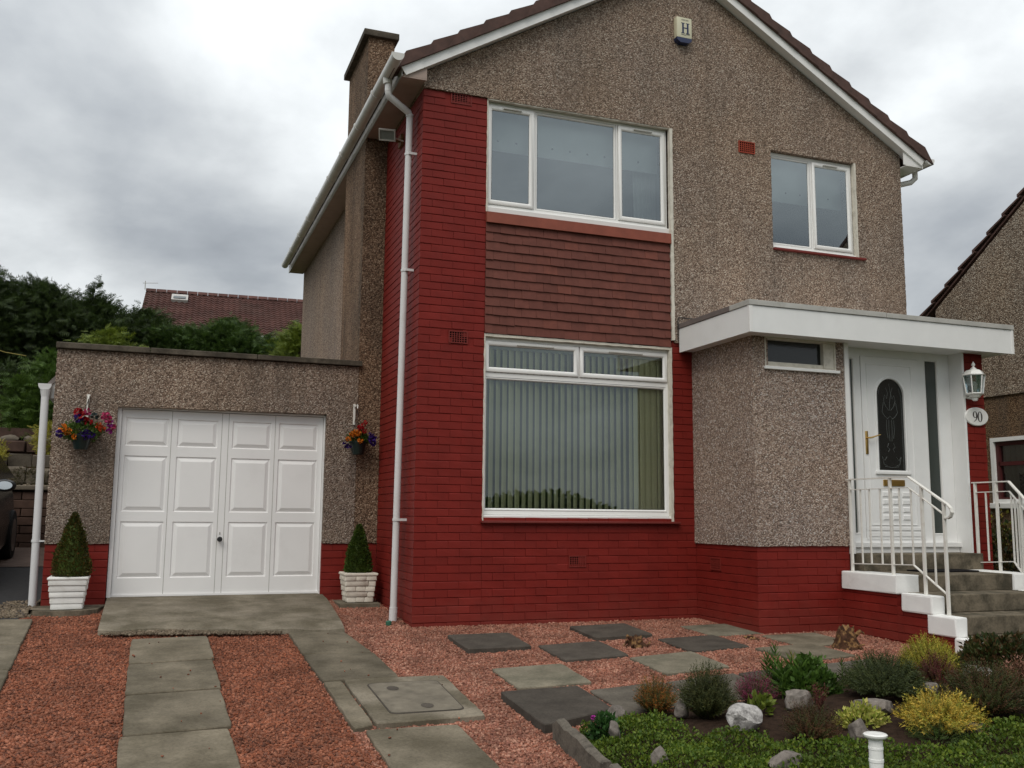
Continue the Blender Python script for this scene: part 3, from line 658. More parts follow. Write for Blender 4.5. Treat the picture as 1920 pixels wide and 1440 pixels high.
# porch walls
pw = MB()
pw.prism(jag([(3.02, .675), (4.095, .675), (4.095, 2.385), (3.02, 2.385)]), 'y', -1.108, -.95)
pw.prism(jag([(3.02, 2.38), (3.165, 2.38), (3.165, 2.70), (3.02, 2.70)]), 'y', -1.108, -.95)
pw.prism(jag([(3.995, 2.38), (4.095, 2.38), (4.095, 2.70), (3.995, 2.70)]), 'y', -1.108, -.95)
pw.prism(jag([(-1.107, .672), (.0, .672), (.0, 2.70), (-1.107, 2.70)]), 'x', 3.018, 3.2)
pw.build('porch_wall', 'harling_porch', H)
# chimney: shallow breast and stack, same harling
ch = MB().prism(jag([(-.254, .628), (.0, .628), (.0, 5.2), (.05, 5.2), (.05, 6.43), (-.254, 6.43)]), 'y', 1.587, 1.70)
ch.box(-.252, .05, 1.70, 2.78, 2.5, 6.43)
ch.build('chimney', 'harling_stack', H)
chm = [o for o in H.children if o.name.startswith('chimney')][0]
MB().rbox(-.318, .095, 1.535, 2.83, 6.428, 6.505, .008).build('cap', 'coping_concrete', chm)
MB().box(-.25, .0, 1.60, 1.7, -.3, .63).build('chimney_plinth', 'red_mortar_paint', H)
# ceilings, floors and rooms behind the glass
MB().box(.28, 5.65, .29, 7.9, 2.8, 3.0).box(.28, 5.65, .29, 7.9, .3, .4).box(3.26, 5.6, -.86, .28, .45, .59).box(.28, 5.65, .29, 7.9, 5.3, 5.34).build('floor', 'interior_floor', H)
MB().box(.28, 5.65, 3.6, 3.7, .4, 5.3).box(3.4, 3.46, .29, 3.6, .4, 5.3).box(.282, .30, .29, 3.6, .4, 5.3).build('inner_wall', 'interior_wall', H)

# air vents
def vent(x0, x1, z0, z1, y, mat, axis='y', nx_=7, nz_=5):
    b = MB(); fr = .010; d = .014; w = .0036
    def bx(a, b_, c, d_, e, f):
        if axis == 'y': b.box(a, b_, c, d_, e, f)
        else: b.box(c, d_, a, b_, e, f)
    for (a, c, e, f) in ((x0, x1, z0, z0+fr), (x0, x1, z1-fr, z1), (x0, x0+fr, z0+fr, z1-fr), (x1-fr, x1, z0+fr, z1-fr)): bx(a, c, y-.004, y+.02, e, f)
    for i in range(1, nx_): x = x0+fr+(x1-x0-2*fr)*i/nx_; bx(x-w, x+w, y-.001, y+.007, z0+fr, z1-fr)
    for i in range(1, nz_): z = z0+fr+(z1-z0-2*fr)*i/nz_; bx(x0+fr, x1-fr, y+.0005, y+.0065, z-w*.8, z+w*.8)
    o = b.build('air_vent', mat, H); c = MB()
    if axis == 'y': c.box(x0+.004, x1-.004, y+.0072, y+.0085, z0+.004, z1-.004)
    else: c.box(y+.0072, y+.0085, x0+.004, x1-.004, z0+.004, z1-.004)
    c.build('dark_back', 'vent_hole', o); return o
for v in VENTS: vent(*v, -.004, 'vent_paint')
vent(3.65, 3.86, 5.01, 5.145, -.034, 'vent_clay')
vent(-.47, -.285, .413, .536, 3.028, 'vent_paint', 'x')

# windows ------------------------------------------------------------------
SP = [(0, .030), (0, .004), (.004, 0), (.030, 0), (.046, .012), (.052, .026)]   # sash profile: inset, y
def window(x0, x1, z0, z1, y, lights, gmat='window_glass', sill=.055, vents=()):
    """lights = [(x0,x1,z0,z1,opening)] ; outer frame, sashes, panes, trickle vents, sill"""
    w = MB(); FW = .028
    w.ring(x0, x1, z0, z1, [(0, y+.07), (0, y+.002), (.003, y), (FW, y), (FW, y+.07)])
    # mullions and transoms fill the space between lights
    for a, b, c, d, op in lights:
        pass
    w_ = w.build('window', 'upvc', H)
    bars = MB(); 
    xsr = sorted({round(v, 3) for l in lights for v in (l[0], l[1])}); 
    # background bar plate slightly behind frame face with holes for the lights
    hx_ = sorted({x0+FW, x1-FW}|{l[0] for l in lights}|{l[1] for l in lights}); hz_ = sorted({z0+FW, z1-FW}|{l[2] for l in lights}|{l[3] for l in lights})
    for i in range(len(hx_)-1):
        for j in range(len(hz_)-1):
            cx_, cz_ = (hx_[i]+hx_[i+1])/2, (hz_[j]+hz_[j+1])/2
            if any(l[0] < cx_ < l[1] and l[2] < cz_ < l[3] for l in lights): continue
            bars.box(hx_[i], hx_[i+1], y+.003, y+.06, hz_[j], hz_[j+1])
    if bars.v: bars.build('mullion', 'upvc', w_)
    for a, b, c, d, op in lights:
        s_ = MB(); off = -.014 if op else .006; g_ = .004
        pr = SP if op else [(0, .03), (0, .0), (.010, .0), (.018, .010), (.022, .02)]
        s_.ring(a+g_, b-g_, c+g_, d-g_, [(q, y+off+yy) for q, yy in pr]); sa = s_.build('sash' if op else 'glazing_bead', 'upvc', w_, smooth=50)
        ins = pr[-1][0]; yy = y+off+pr[-1][1]-.004
        MB().add([(a+ins, yy, c+ins), (b-ins, yy, c+ins), (b-ins, yy, d-ins), (a+ins, yy, d-ins)], [(0, 1, 2, 3)]).build('pane', gmat, w_)
        gk = MB().ring(a+ins-.001, b-ins+.001, c+ins-.001, d-ins+.001, [(0, yy-.0015), (.0055, yy-.0015)]); gk.build('gasket', 'dark_plastic', w_)
    for (a, b, z) in vents:
        MB().rbox(a, b, y-.030, y-.012, z, z+.012, .003).build('trickle_vent', 'metal_grey', w_)
    if sill:
        MB().prism([(y+.04, z0), (y-.030, z0-.004), (y-.034, z0-.012), (y-.030, z0-sill), (y+.04, z0-sill)], 'x', x0-.012, x1+.012).build('sill', 'upvc', w_)
    return w_
# ground floor: two top-hung lights over a picture pane
wl = window(.682, 2.752, .945, 2.695, .045, [(.690, 1.712, 2.345, 2.667, 1), (1.720, 2.744, 2.345, 2.667, 1), (.700, 2.728, .985, 2.30, 0)], 'window_glass_low', vents=((1.03, 1.43, 2.625), (2.05, 2.44, 2.625)))
wu = window(.682, 2.765, 4.035, 5.165, .045, [(.690, 1.205, 4.065, 5.125, 1), (1.225, 2.155, 4.065, 5.125, 0), (2.172, 2.745, 4.065, 5.125, 1)], vents=((.86, 1.06, 5.090), (2.36, 2.58, 5.090)))
wr = window(4.085, 5.240, 3.985, 5.095, .035, [(4.09, 4.655, 4.015, 5.06, 0), (4.675, 5.225, 4.015, 5.06, 1)], vents=((4.83, 5.03, 5.025),), sill=.04)
MB().rbox(4.075, 5.345, -.06, .03, 3.925, 3.95, .005).build('sill', 'sill_red', H)
MB().rbox(.655, 2.83, -.055, .04, .866, .888, .006, .001).build('sill', 'sill_red', H)
# white reveal beads, hand painted and wobbly
def bead(x0, x1, z0, z1, y0, y1, mat='cream_bead'):
    MB().prism(jag([(x0, z0), (x1, z0), (x1, z1), (x0, z1)], .05, .003), 'y', y0, y1).build('reveal_bead', mat, H)
bead(2.768, 2.803, 2.80, 5.155, -.030, .02); bead(.672, .685, .89, 2.70, -.006, .05); bead(2.745, 2.775, .89, 2.70, -.006, .05)
bead(.672, 2.775, 2.695, 2.722, -.008, .05); bead(.672, .684, 3.97, 5.165, -.006, .05)
bead(5.238, 5.262, 3.955, 5.10, -.028, .03); bead(.674, 2.765, 5.150, 5.172, -.016, .03)
# vertical blinds, roller blinds, curtain
vb = thing('vertical_blind', 'pale green vertical slat blind behind the large ground floor window', 'blind', (1.7, .25, 1.0))
MB().box(.70, 2.74, .12, .17, 2.60, 2.64).build('head_rail', 'upvc', vb)
sm = MB().add([(-.044, 0, 0), (-.022, -.004, 0), (.022, .004, 0), (.044, 0, 0), (-.044, 0, 1.60), (-.022, -.004, 1.60), (.022, .004, 1.60), (.044, 0, 1.60)], [(0, 1, 5, 4), (1, 2, 6, 5), (2, 3, 7, 6)]).build('slat', 'blind_fabric', None)
sme = sm.data; bpy.data.objects.remove(sm)
for i in range(29):
    x = .735+i*.0705; a = 39 if i < 24 else 20
    linkmesh('slat', sme, vb, (x, .15+random.uniform(-.004, .004), 1.0), (0, 0, R(a+random.uniform(-5, 5))))
rb = thing('roller_blind', 'half lowered pale roller blind with small dark motifs behind the wide upstairs window', 'blind', (1.7, .2, 4.7), 'roller blinds')
MB().box(.70, 2.74, .20, .204, 4.70, 5.16).build('fabric', 'roller_blind', rb)
for i in range(9):
    x = .86+i*.205; MB().lathe([(.013, -.001), (.013, .001)], (x, .197, 4.81+.02*(i % 2)*0), 6, 'y').build('motif', 'blind_print', rb)
rb2 = thing('roller_blind', 'half lowered pale roller blind behind the small upstairs window over the porch', 'blind', (4.6, .2, 4.7), 'roller blinds')
MB().box(4.10, 5.22, .20, .204, 4.58, 5.10).build('fabric', 'roller_blind', rb2)
for i in range(5): MB().lathe([(.012, -.001), (.012, .001)], (4.23+i*.2, .197, 4.70), 6, 'y').build('motif', 'blind_print', rb2)
cu = []
for i in range(25):
    x = 2.50+.011*i; cu.append((x-.05*0, .30+.018*math.sin(i*1.3)))
cb = MB(); 
for i in range(24):
    k = len(cb.v); (xa, ya), (xb_, yb) = cu[i], cu[i+1]; cb.add([(xa, ya, 4.0), (xb_, yb, 4.0), (xb_-.03*(1-i/24), yb, 5.1), (xa-.03*(1-i/24), ya, 5.1)], [(0, 1, 2, 3)])
tag(cb.build('curtain', 'net_curtain', None, smooth=60), 'white curtain gathered at the right of the wide upstairs window', 'curtain')

# hanging tiles under the upstairs window
ht = []
for k in range(3):
    b = MB(); w2 = .0765+.0; b.add([(-w2, .0, .0), (w2, .0, .0), (w2, .012, .0), (-w2, .012, .0), (-w2, .022, .15), (w2, .022, .15), (w2, .034, .15), (-w2, .034, .15)], [(0, 3, 2, 1), (4, 5, 6, 7), (0, 1, 5, 4), (1, 2, 6, 5), (2, 3, 7, 6), (3, 0, 4, 7)])
    o = b.build('hanging_tile', 'hanging_tile_clay', None)
    for v in o.data.vertices: v.co += Vector((random.uniform(-.001, .001), random.uniform(-.0015, .0015), random.uniform(-.002, .002)))
    ht.append(o.data); bpy.data.objects.remove(o)
htp = [m.copy() for m in ht]
for m in htp: m.materials[0] = MATS['hanging_tile_pale']
ROWS = 12; gau = (3.852-2.728)/ROWS
MB().box(WX0, WX1+.005, .022, .28, 2.722, 3.96).build('tile_backing', 'hanging_tile_clay', H)
for r in range(ROWS):
    z = 2.728+r*gau; x = WX0+(.0 if r % 2 else -.077)
    while x < WX1-.01:
        a, b_ = max(x, WX0), min(x+.1555, WX1); 
        if b_-a > .02:
            linkmesh('hanging_tile', random.choice(htp if random.random() < .10 else ht), H, ((a+b_)/2, -.018+random.uniform(-.002, .002), z+random.uniform(-.003, .003)), (0, random.uniform(-.012, .012), 0), ((b_-a-.0018)/.153, 1, 1))
        x += .1555
MB().prism([(.03, 3.972), (-.035, 3.962), (-.040, 3.853), (-.024, 3.853), (.03, 3.9)], 'x', WX0-.002, WX1+.004).build('flashing', 'sill_tile', H)

# roof ------------------------------------------------------------------
Y0, Y1 = -.14, 8.32
xL, xR = XC-3.19, XC+3.24
rf = MB()
for sgn, xe in ((-1, xL), (1, xR)):
    # slab under the tiles
    xa = xe-.02*sgn; rf.prism([(xa, ZB(xa)+.02), (XC, ZB(XC)+.02), (XC, ZB(XC)+.15), (xa, ZB(xa)+.13)] if sgn < 0 else [(xa, ZB(xa)+.02), (xa, ZB(xa)+.13), (XC, ZB(XC)+.15), (XC, ZB(XC)+.02)], 'y', Y0+.03, Y1-.01)
roof = rf.build('roof', 'roof_tile_brown', H)
CO = 1/math.sqrt(1+SL*SL); GA = .315
for sgn in (-1, 1):
    crs = MB(); n = 13; s0 = (XC-xL+.07 if sgn < 0 else xR-XC+.11)/CO
    for k in range(n):
        # verge unit: a deep, cloaked tile end, tail raised over the one below
        def P(s, h):   # s up the slope from eave, h normal to slope
            xx = (s0-s)*CO; x = XC+sgn*xx; z = ZB(x)+.115; return (x-(-sgn)*(-h*SL*CO)*1.0, z+h*CO)
        a, b_ = k*GA-.01, k*GA+GA-.016
        if k == n-1: b_ = s0
        lo, hi = -.055, .045
        if k < n-1: b_ = (k+1)*GA+.012
        pts = [P(a, -.022), P(b_, -.024), P(b_, .172), P(a, .215)]; yf = [Y0-.042, Y0-.026, Y0-.026, Y0-.042]
        vt = MB().add([(p[0], yy, p[1]) for p, yy in zip(pts, yf)]+[(p[0], Y0+.22, p[1]) for p in pts], [(0, 1, 2, 3), (4, 5, 6, 7), (0, 1, 5, 4), (1, 2, 6, 5), (2, 3, 7, 6), (3, 0, 4, 7)])
        vt.build('roof_tile', 'roof_tile_brown', H)
        b2_ = min(b_+.05, s0); pts2 = [P(a, .10), P(b2_, .08), P(b2_, .158), P(a, .205)]
        crs.prism(pts2 if sgn < 0 else pts2[::-1], 'y', Y0+.222, Y1)
    crs.build('tile_courses', 'roof_tile_brown', H)
for i in range(20):
    y = Y0-.02+i*.425; MB().prism([(XC-.13, ZB(XC)+.24), (XC-.10, ZB(XC)+.32), (XC, ZB(XC)+.375), (XC+.10, ZB(XC)+.32), (XC+.13, ZB(XC)+.24)], 'y', y, y+.42).build('ridge_tile', 'roof_tile_brown', H)
# bargeboards, soffits, fascias
for sgn, xe in ((-1, -.215), (1, 6.155)):
    z1_ = ZB(xe); pts = [(xe, z1_), (XC, ZB(XC)), (XC, ZB(XC)+.15), (xe-.06*(-sgn)*-1, z1_+.085)] if False else [(xe, z1_-.0), (XC, ZB(XC)), (XC, ZB(XC)+.155), (xe+sgn*.055, z1_+.085)]
    MB().prism(pts if sgn < 0 else pts[::-1], 'y', Y0, Y0+.02).build('bargeboard', 'upvc', H)
    so_ = [(xe+sgn*.0, z1_+.012), (XC, ZB(XC)+.012), (XC, ZB(XC)+.022), (xe+sgn*.0, z1_+.022)]
    MB().prism(so_, 'y', Y0+.02, HY+.03).build('soffit', 'upvc', H)
MB().box(-.256, -.246, Y0+.02, Y1-.02, 5.195, 5.325).build('fascia', 'fascia_dirty', H)
MB().box(-.246, .0, Y0+.02, 1.586, 5.205, 5.214).box(-.246, .0, 2.781, Y1-.02, 5.205, 5.214).build('soffit', 'soffit_brick_bounce', H)  # white boards, painted brown for the light thrown up by the red brick
MB().prism([(-.246, 5.19), (.0, 5.19), (.0, 5.335), (-.19, 5.24)], 'y', Y0+.021, Y0+.03).build('eave_end', 'soffit_brick_bounce', H)  # same painted bounce tint as the soffit
MB().box(6.175, 6.19, Y0+.02, Y1-.02, 5.13, 5.27).build('fascia', 'upvc', H)
MB().box(5.931, 6.175, Y0+.021, Y1-.02, 5.135, 5.145).prism([(5.90, 5.146), (6.174, 5.146), (6.16, 5.175), (5.90, 5.335)], 'y', Y0+.021, Y0+.03).build('soffit', 'upvc', H)
# gutters
def gutter(x, z, ya, yb, name='gutter', mat='gutter_upvc', r=.058):
    b = MB(); prof = [(math.cos(t)*r, math.sin(t)*r) for t in [math.pi+math.pi*k/10 for k in range(11)]]
    prof = [(-r, .012)]+prof+[(r, .012)]; inner = [(p*.93, q*.93+(.0 if q < 0 else 0)) for p, q in prof[::-1]]
    b.prism([(x+p, z+q) for p, q in prof+inner], 'y', ya, yb); o = b.build(name, mat, H)
    r2 = r*1.13; pr2 = [(x+math.cos(t)*r2, z+math.sin(t)*r2) for t in [math.pi+math.pi*k/10 for k in range(11)]]
    k = ya+.9
    while k < yb-.2:
        MB().prism([(x-r2, z+.016)]+pr2+[(x+r2, z+.016)], 'y', k, k+.045).build('joint', mat, o); k += .92
    e = [(x-r*1.04, z+.015)]+[(x+math.cos(t)*r*1.04, z+math.sin(t)*r*1.04) for t in [math.pi+math.pi*k/10 for k in range(11)]]+[(x+r*1.04, z+.015)]
    MB().prism(e, 'y', ya-.004, ya+.03).build('end_cap', mat, o); MB().prism(e, 'y', yb-.02, yb+.003).build('end_cap', mat, o); return o
GL = gutter(-.350, 5.290, -.36, 8.10)
gutter(6.27, 5.235, -.16, 8.1, mat='upvc')
# downpipe with swan neck on the left return
dp = MB().tube([(-.335, .10, 5.22), (-.335, .10, 5.11)], .036, 14).build('downpipe', 'pipe_upvc', H)
DPX = [(-.335, .10, 5.20), (-.335, .10, 5.10), (-.325, .10, 5.065), (-.095, .225, 4.985), (-.075, .24, 4.955), (-.075, .245, 4.90), (-.095, .34, .10)]
MB().tube(DPX[:6], .034, 14).build('swan_neck', 'pipe_upvc', dp, smooth=50)
MB().tube([(-.075, .245, 4.92), (-.095, .34, .04)], .034, 14).build('pipe', 'pipe_upvc', dp, smooth=50)
MB().tube([(-.095, .34, .06), (-.098, .345, -.105)], .040, 14).build('shoe', 'pipe_upvc', dp, smooth=50)
for (z, yy, xx) in ((4.955, .24, -.076), (4.55, .255, -.077), (3.35, .275, -.081), (.89, .322, -.091), (.02, .341, -.095)):
    MB().tube([(xx, yy, z-.012), (xx, yy, z+.012)], .040, 14).build('collar', 'pipe_upvc', dp)
for (z, yy) in ((4.55, .255), (3.35, .275), (.89, .322)): MB().box(-.085, .0, yy-.052, yy-.038, z-.012, z+.012).build('bracket', 'pipe_upvc', dp)
MB().tube([(-.348, .10, 5.26), (-.342, .10, 5.19)], .046, 14).build('outlet', 'gutter_upvc', dp)
MB().tube([(6.27, .1, 5.19), (6.27, .1, 5.09), (6.22, .12, 5.04), (6.02, .2, 4.99), (5.98, .22, 4.95), (5.975, .22, 4.6)], .034, 12).build('downpipe', 'upvc', H, smooth=50)
tag(MB().lathe([(.02, 0), (.028, .02), (.028, .05), (.015, .06)], (-.19, .12, -.10), 10).build('drain_cap', 'green_fitting'), 'small green plastic cap at the foot of the white downpipe', 'drain cap')

# porch canopy
cn = MB().box(2.875, 6.11, -1.31, -.024, 2.70, 2.93).build('canopy', 'upvc_door', H)
MB().box(2.855, 6.115, -1.325, -1.306, 2.672, 2.925).build('fascia_board', 'upvc_door', cn)
MB().box(2.855, 2.874, -1.305, -.024, 2.672, 2.925).build('fascia_board', 'upvc_door', cn)
MB().rbox(2.850, 2.889, -1.331, -1.296, 2.670, 2.928, .003).build('corner_trim', 'upvc', cn)
MB().rbox(6.09, 6.122, -1.331, -1.296, 2.670, 2.928, .003).build('corner_trim', 'upvc', cn)
MB().rbox(2.845, 4.45, -1.338, -1.0, 2.929, 2.980, .004).rbox(4.455, 6.125, -1.338, -1.0, 2.929, 2.978, .004).build('edge_trim', 'canopy_trim', cn)
MB().rbox(2.846, 2.95, -1.30, -.024, 2.9295, 2.9815, .004).build('edge_trim', 'lead_trim', cn)
MB().box(2.88, 6.1, -1.30, -.03, 2.684, 2.699).build('soffit', 'upvc_door', cn)
# porch side window
pwn = MB().ring(3.165, 3.998, 2.39, 2.684, [(0, -1.0), (0, -1.113), (.012, -1.113), (.022, -1.09), (.022, -1.04)]); pwn = pwn.build('window', 'cream_bead', H)
MB().box(3.187, 3.86, -1.05, -1.046, 2.445, 2.662).build('pane', 'dark_glass', pwn)
MB().box(3.86, 3.976, -1.10, -1.045, 2.412, 2.662).box(3.187, 3.86, -1.085, -1.045, 2.412, 2.445).build('frame', 'cream_bead', pwn)
MB().rbox(3.15, 4.03, -1.135, -1.05, 2.365, 2.394, .005).build('sill', 'white_paint_masonry', pwn)
MB().box(3.19, 3.97, -.96, -.95, 2.0, 2.68).build('porch_lining', 'interior_wall', H)

# front door set ------------------------------------------------------------
DY = -.93
fd = MB()
for a, b_, c, d in ((4.15, 4.31, .70, 2.684), (4.352, 4.436, .70, 2.684), (5.195, 5.285, .70, 2.684), (5.445, 5.605, .70, 2.684), (4.31, 4.352, 2.57, 2.684), (4.436, 5.195, 2.605, 2.684), (5.285, 5.445, 2.607, 2.684), (4.31, 4.352, .70, .793), (5.285, 5.445, .70, .789), (4.436, 5.195, .70, .742)):
    fd.box(a, b_, DY-.006, DY+.05, c, d)
fd = fd.build('front_door', 'upvc_door', H)
MB().rbox(4.2, 5.63, DY-.065, DY+.05, .655, .705, .006).rbox(4.16, 5.60, DY-.04, DY+.05, .60, .654, .004).build('sill', 'upvc_door', fd)
for a, b_, c, d in ((4.31, 4.352, .793, 2.57), (5.285, 5.445, .789, 2.607)):
    MB().box(a-.002, b_+.002, DY+.012, DY+.018, c-.002, d+.002).build('sidelight', 'obscure_glass', fd)
    MB().ring(a-.004, b_+.004, c-.004, d+.004, [(0, DY-.012), (.008, DY-.004), (.010, DY+.012)]).build('glazing_bead', 'upvc', fd)
# leaf with an arched opening
AX, AR, AZ0, AZ1 = 4.797, .176, 1.432, 2.205
arch = [(AX-AR, AZ0), (AX+AR, AZ0)]+[(AX+AR*math.cos(t), AZ1+AR*math.sin(t)) for t in [math.pi*k/16 for k in range(17)]]
X0, X1, Z0, Z1 = 4.440, 5.191, .735, 2.601
lf = MB(); yl = DY-.016
ap = [(X0, Z0), (X0, AZ0), (AX-AR, AZ0)]; 
lf.add([(X0, yl, Z0), (X1, yl, Z0), (X1, yl, AZ0), (X0, yl, AZ0)], [(0, 1, 2, 3)])
lf.add([(X0, yl, AZ0), (AX-AR, yl, AZ0), (AX-AR, yl, AZ1), (X0, yl, AZ1)], [(0, 1, 2, 3)])
lf.add([(AX+AR, yl, AZ0), (X1, yl, AZ0), (X1, yl, AZ1), (AX+AR, yl, AZ1)], [(0, 1, 2, 3)])
top = [(X0, AZ1)]+[(AX+AR*math.cos(t), AZ1+AR*math.sin(t)) for t in [math.pi-math.pi*k/16 for k in range(17)]]+[(X1, AZ1), (X1, Z1), (X0, Z1)]
lf.add([(x, yl, z) for x, z in top], [tuple(range(len(top)))])
lf.ring(X0, X1, Z0, Z1, [(0, yl+.02), (0, yl)])
leaf = lf.build('leaf', 'upvc_door', fd)
def sweep(pts, prof, closed=True):
    """prof [(outward, y)] round a closed outline"""
    n = len(pts); P = [Vector(p) for p in pts]; vs = []
    nr = []
    for i in range(n):
        a, b_ = (P[i]-P[i-1]).normalized(), (P[(i+1) % n]-P[i]).normalized(); t = (a+b_).normalized(); q = Vector((t.y, -t.x)); nr.append(q/max(.5, q.dot(Vector((b_.y, -b_.x)))))
    for d, y in prof: vs += [(p.x+q.x*d, y, p.y+q.y*d) for p, q in zip(P, nr)]
    return vs, [(i*n+k, i*n+(k+1) % n, (i+1)*n+(k+1) % n, (i+1)*n+k) for i in range(len(prof)-1) for k in range(n)]
MB().add(*sweep(arch, [(0, yl+.02), (0, yl-.010), (.010, yl-.014), (.022, yl-.010), (.026, yl)])).rbox(AX-AR-.045, AX+AR+.045, yl-.020, yl, AZ0-.040, AZ0-.012, .004).build('glass_surround', 'upvc_door', fd)
MB().add([(x, yl+.012, z) for x, z in arch], [tuple(range(len(arch)))]).build('door_glass', 'dark_glass', fd)
et = MB(); ye = yl+.009
def curve(pts, r=.0013): et.tube([(AX+a, ye, AZ0+b_) for a, b_ in pts], r, 4)
for s_ in (-1, 1):
    curve([(s_*.012, .62), (s_*.05, .66), (s_*.075, .72), (s_*.06, .78), (s_*.035, .74), (s_*.02, .80), (s_*.045, .86)])
    curve([(s_*.08, .70), (s_*.10, .60), (s_*.06, .55), (s_*.02, .53)]); curve([(s_*.045, .52), (s_*.05, .42), (s_*.035, .33)]); curve([(s_*.018, .52), (s_*.02, .40), (s_*.012, .30)])
    curve([(s_*.03, .28), (s_*.05, .24), (s_*.02, .22), (s_*.04, .19)]); curve([(s_*.06, .14), (s_*.09, .10), (s_*.12, .14), (s_*.10, .06), (s_*.06, .05)]); curve([(s_*.15, .02), (s_*.15, .76), (s_*.12, .86)], .0009)
curve([(-.09, .04), (0, .03), (.09, .04)]); curve([(0, .62), (0, .7), (.02, .78), (0, .9)]); curve([(-.04, .53), (0, .56), (.04, .53)])
et.build('etched_pattern', 'etched_line', fd)
gr = [(0, yl-.0005), (.004, yl-.007), (.010, yl-.007), (.014, yl-.0005)]
MB().ring(4.50, 5.085, .873, 2.53, gr).build('moulding', 'upvc_door', fd)
ca = MB()
for r in range(4):
    for c in range(3):
        x = 4.645+c*.125; z = .925+r*.078; ca.ring(x, x+.105, z, z+.058, [(0, yl-.0004), (.010, yl-.010), (.016, yl-.010)], True)
ca.build('moulding', 'upvc_door', fd)
MB().box(4.46, 5.17, yl-.008, yl-.0006, .765, .80).box(4.46, 5.17, yl-.008, yl-.0006, .825, .85).build('moulding', 'upvc_door', fd)
MB().rbox(4.665, 4.935, yl-.012, yl+.002, 1.272, 1.336, .004).build('letterbox', 'brass', fd)
MB().rbox(4.69, 4.91, yl-.018, yl-.011, 1.285, 1.323, .003).build('letterbox_flap', 'brass', fd)
hn = MB().rbox(4.462, 4.492, yl-.010, yl+.002, 1.59, 1.825, .004)
hn.tube([(4.477, yl-.005, 1.755), (4.477, yl-.045, 1.755), (4.50, yl-.055, 1.757), (4.56, yl-.050, 1.775), (4.615, yl-.048, 1.79)], [.009, .009, .009, .007, .006], 8); hn.build('handle', 'brass', fd, smooth=40)
# reveal boards
MB().box(4.098, 4.148, -1.118, DY+.05, .60, 2.684).build('door_post', 'upvc', H)
MB().box(5.607, 5.636, -1.118, DY+.05, .60, 2.684).build('door_post', 'upvc_door', H)

# ------------------------------------------------------------------ GARAGE
G_ = thing('garage', 'flat roofed harled single garage with a white panelled door, joined to the house', 'garage', (-1.7, 1.6, 0))
gy = 1.587
gw = MB()
gw.prism(jag([(-3.280, .625), (-2.70, .625), (-2.695, 2.0), (-.588, 2.01), (-.590, .625), (-.256, .625), (-.254, 2.55), (-3.287, 2.55)]), 'y', gy-.004, gy+.16)
gw.build('wall', 'harling_garage', G_)
MB().box(-3.278, -3.05, gy+.16, 6.4, -.2, 2.3).box(-3.278, -.25, 6.2, 6.4, -.2, 2.3).box(-3.05, -.25, gy+.165, 6.2, 2.2, 2.28).build('wall', 'harling_garage', G_)
MB().box(-3.272, -2.70, gy+.018, gy+.15, -.4, .63).build('brick_backing', 'red_mortar_paint', G_)
MB().box(-.592, -.001, gy+.018, gy+.15, -.4, .63).build('brick_backing', 'red_mortar_paint', G_)
place(lay(plan_bricks(-3.275, -2.70, -.05, .62), G_, 'y', gy+.012)+lay(plan_bricks(-.592, -.002, .0, .62, 1), G_, 'y', gy+.012), G_)
cpx = [-3.30, -2.42, -1.35, -.222]
for a, b_ in zip(cpx, cpx[1:]):
    c = MB().rbox(a+.002, b_-.002, gy-.052, gy+.21, 2.552+.006*random.random(), 2.612+.006*random.random(), .007, .0015).build('coping_stone', 'coping_concrete', G_)
# frame and up-and-over door
MB().box(-2.695, -2.655, gy+.06, gy+.15, .095, 2.0).box(-.605, -.590, gy+.06, gy+.15, .095, 2.0).box(-2.655, -.605, gy+.06, gy+.15, 1.988, 2.005).build('door_frame', 'garage_white', G_)
gd = MB(); gyd = gy+.10
colx = [(-2.610, -2.195), (-2.110, -1.708), (-1.560, -1.160), (-1.078, -.664)]; rowz = [(1.612, 1.90), (.945, 1.512), (.28, .845)]
def cells(xs_, zs_, skip, y):
    for i in range(len(xs_)-1):
        for j in range(len(zs_)-1):
            if not skip(i, j): gd.add([(xs_[i], y, zs_[j]), (xs_[i+1], y, zs_[j]), (xs_[i+1], y, zs_[j+1]), (xs_[i], y, zs_[j+1])], [(0, 1, 2, 3)])
xsd = [-2.652]+[v for c in colx for v in c]+[-.608]; zsd = sorted([.115, 1.982]+[v for r in rowz for v in r])
cells(xsd, zsd, lambda i, j: i % 2 == 1 and j % 2 == 1, gyd)
gd.ring(-2.652, -.608, .115, 1.982, [(0, gyd+.03), (0, gyd)])
gdo = gd.build('garage_door', 'garage_white', G_)
for cx0, cx1 in colx:
    for z0_, z1_ in rowz:
        MB().ring(cx0, cx1, z0_, z1_, [(0, gyd), (.008, gyd+.010), (.014, gyd+.010), (.050, gyd-.004), (.056, gyd-.004)], True).build('panel', 'garage_white', gdo)
for x in (-2.168, -1.668, -1.600, -1.118): MB().prism([(x-.003, gyd-.0008), (x+.003, gyd-.0008), (x+.002, gyd-.0002), (x-.002, gyd-.0002)], 'z', .118, 1.98).build('seam', 'metal_grey', gdo)
MB().box(-2.69, -.60, gyd-.012, gyd+.03, .098, .118).build('bottom_rail', 'garage_white', gdo)
MB().lathe([(.020, .0), (.020, -.012), (.010, -.016), (.012, -.03), (.024, -.036), (.027, -.05), (.018, -.06)], (-1.640, gyd, .668), 16, 'y').build('handle', 'black_metal', gdo, smooth=40)
MB().rbox(-1.646, -1.634, gyd-.006, gyd+.002, .715, .742, .002).build('lock', 'metal_grey', gdo)
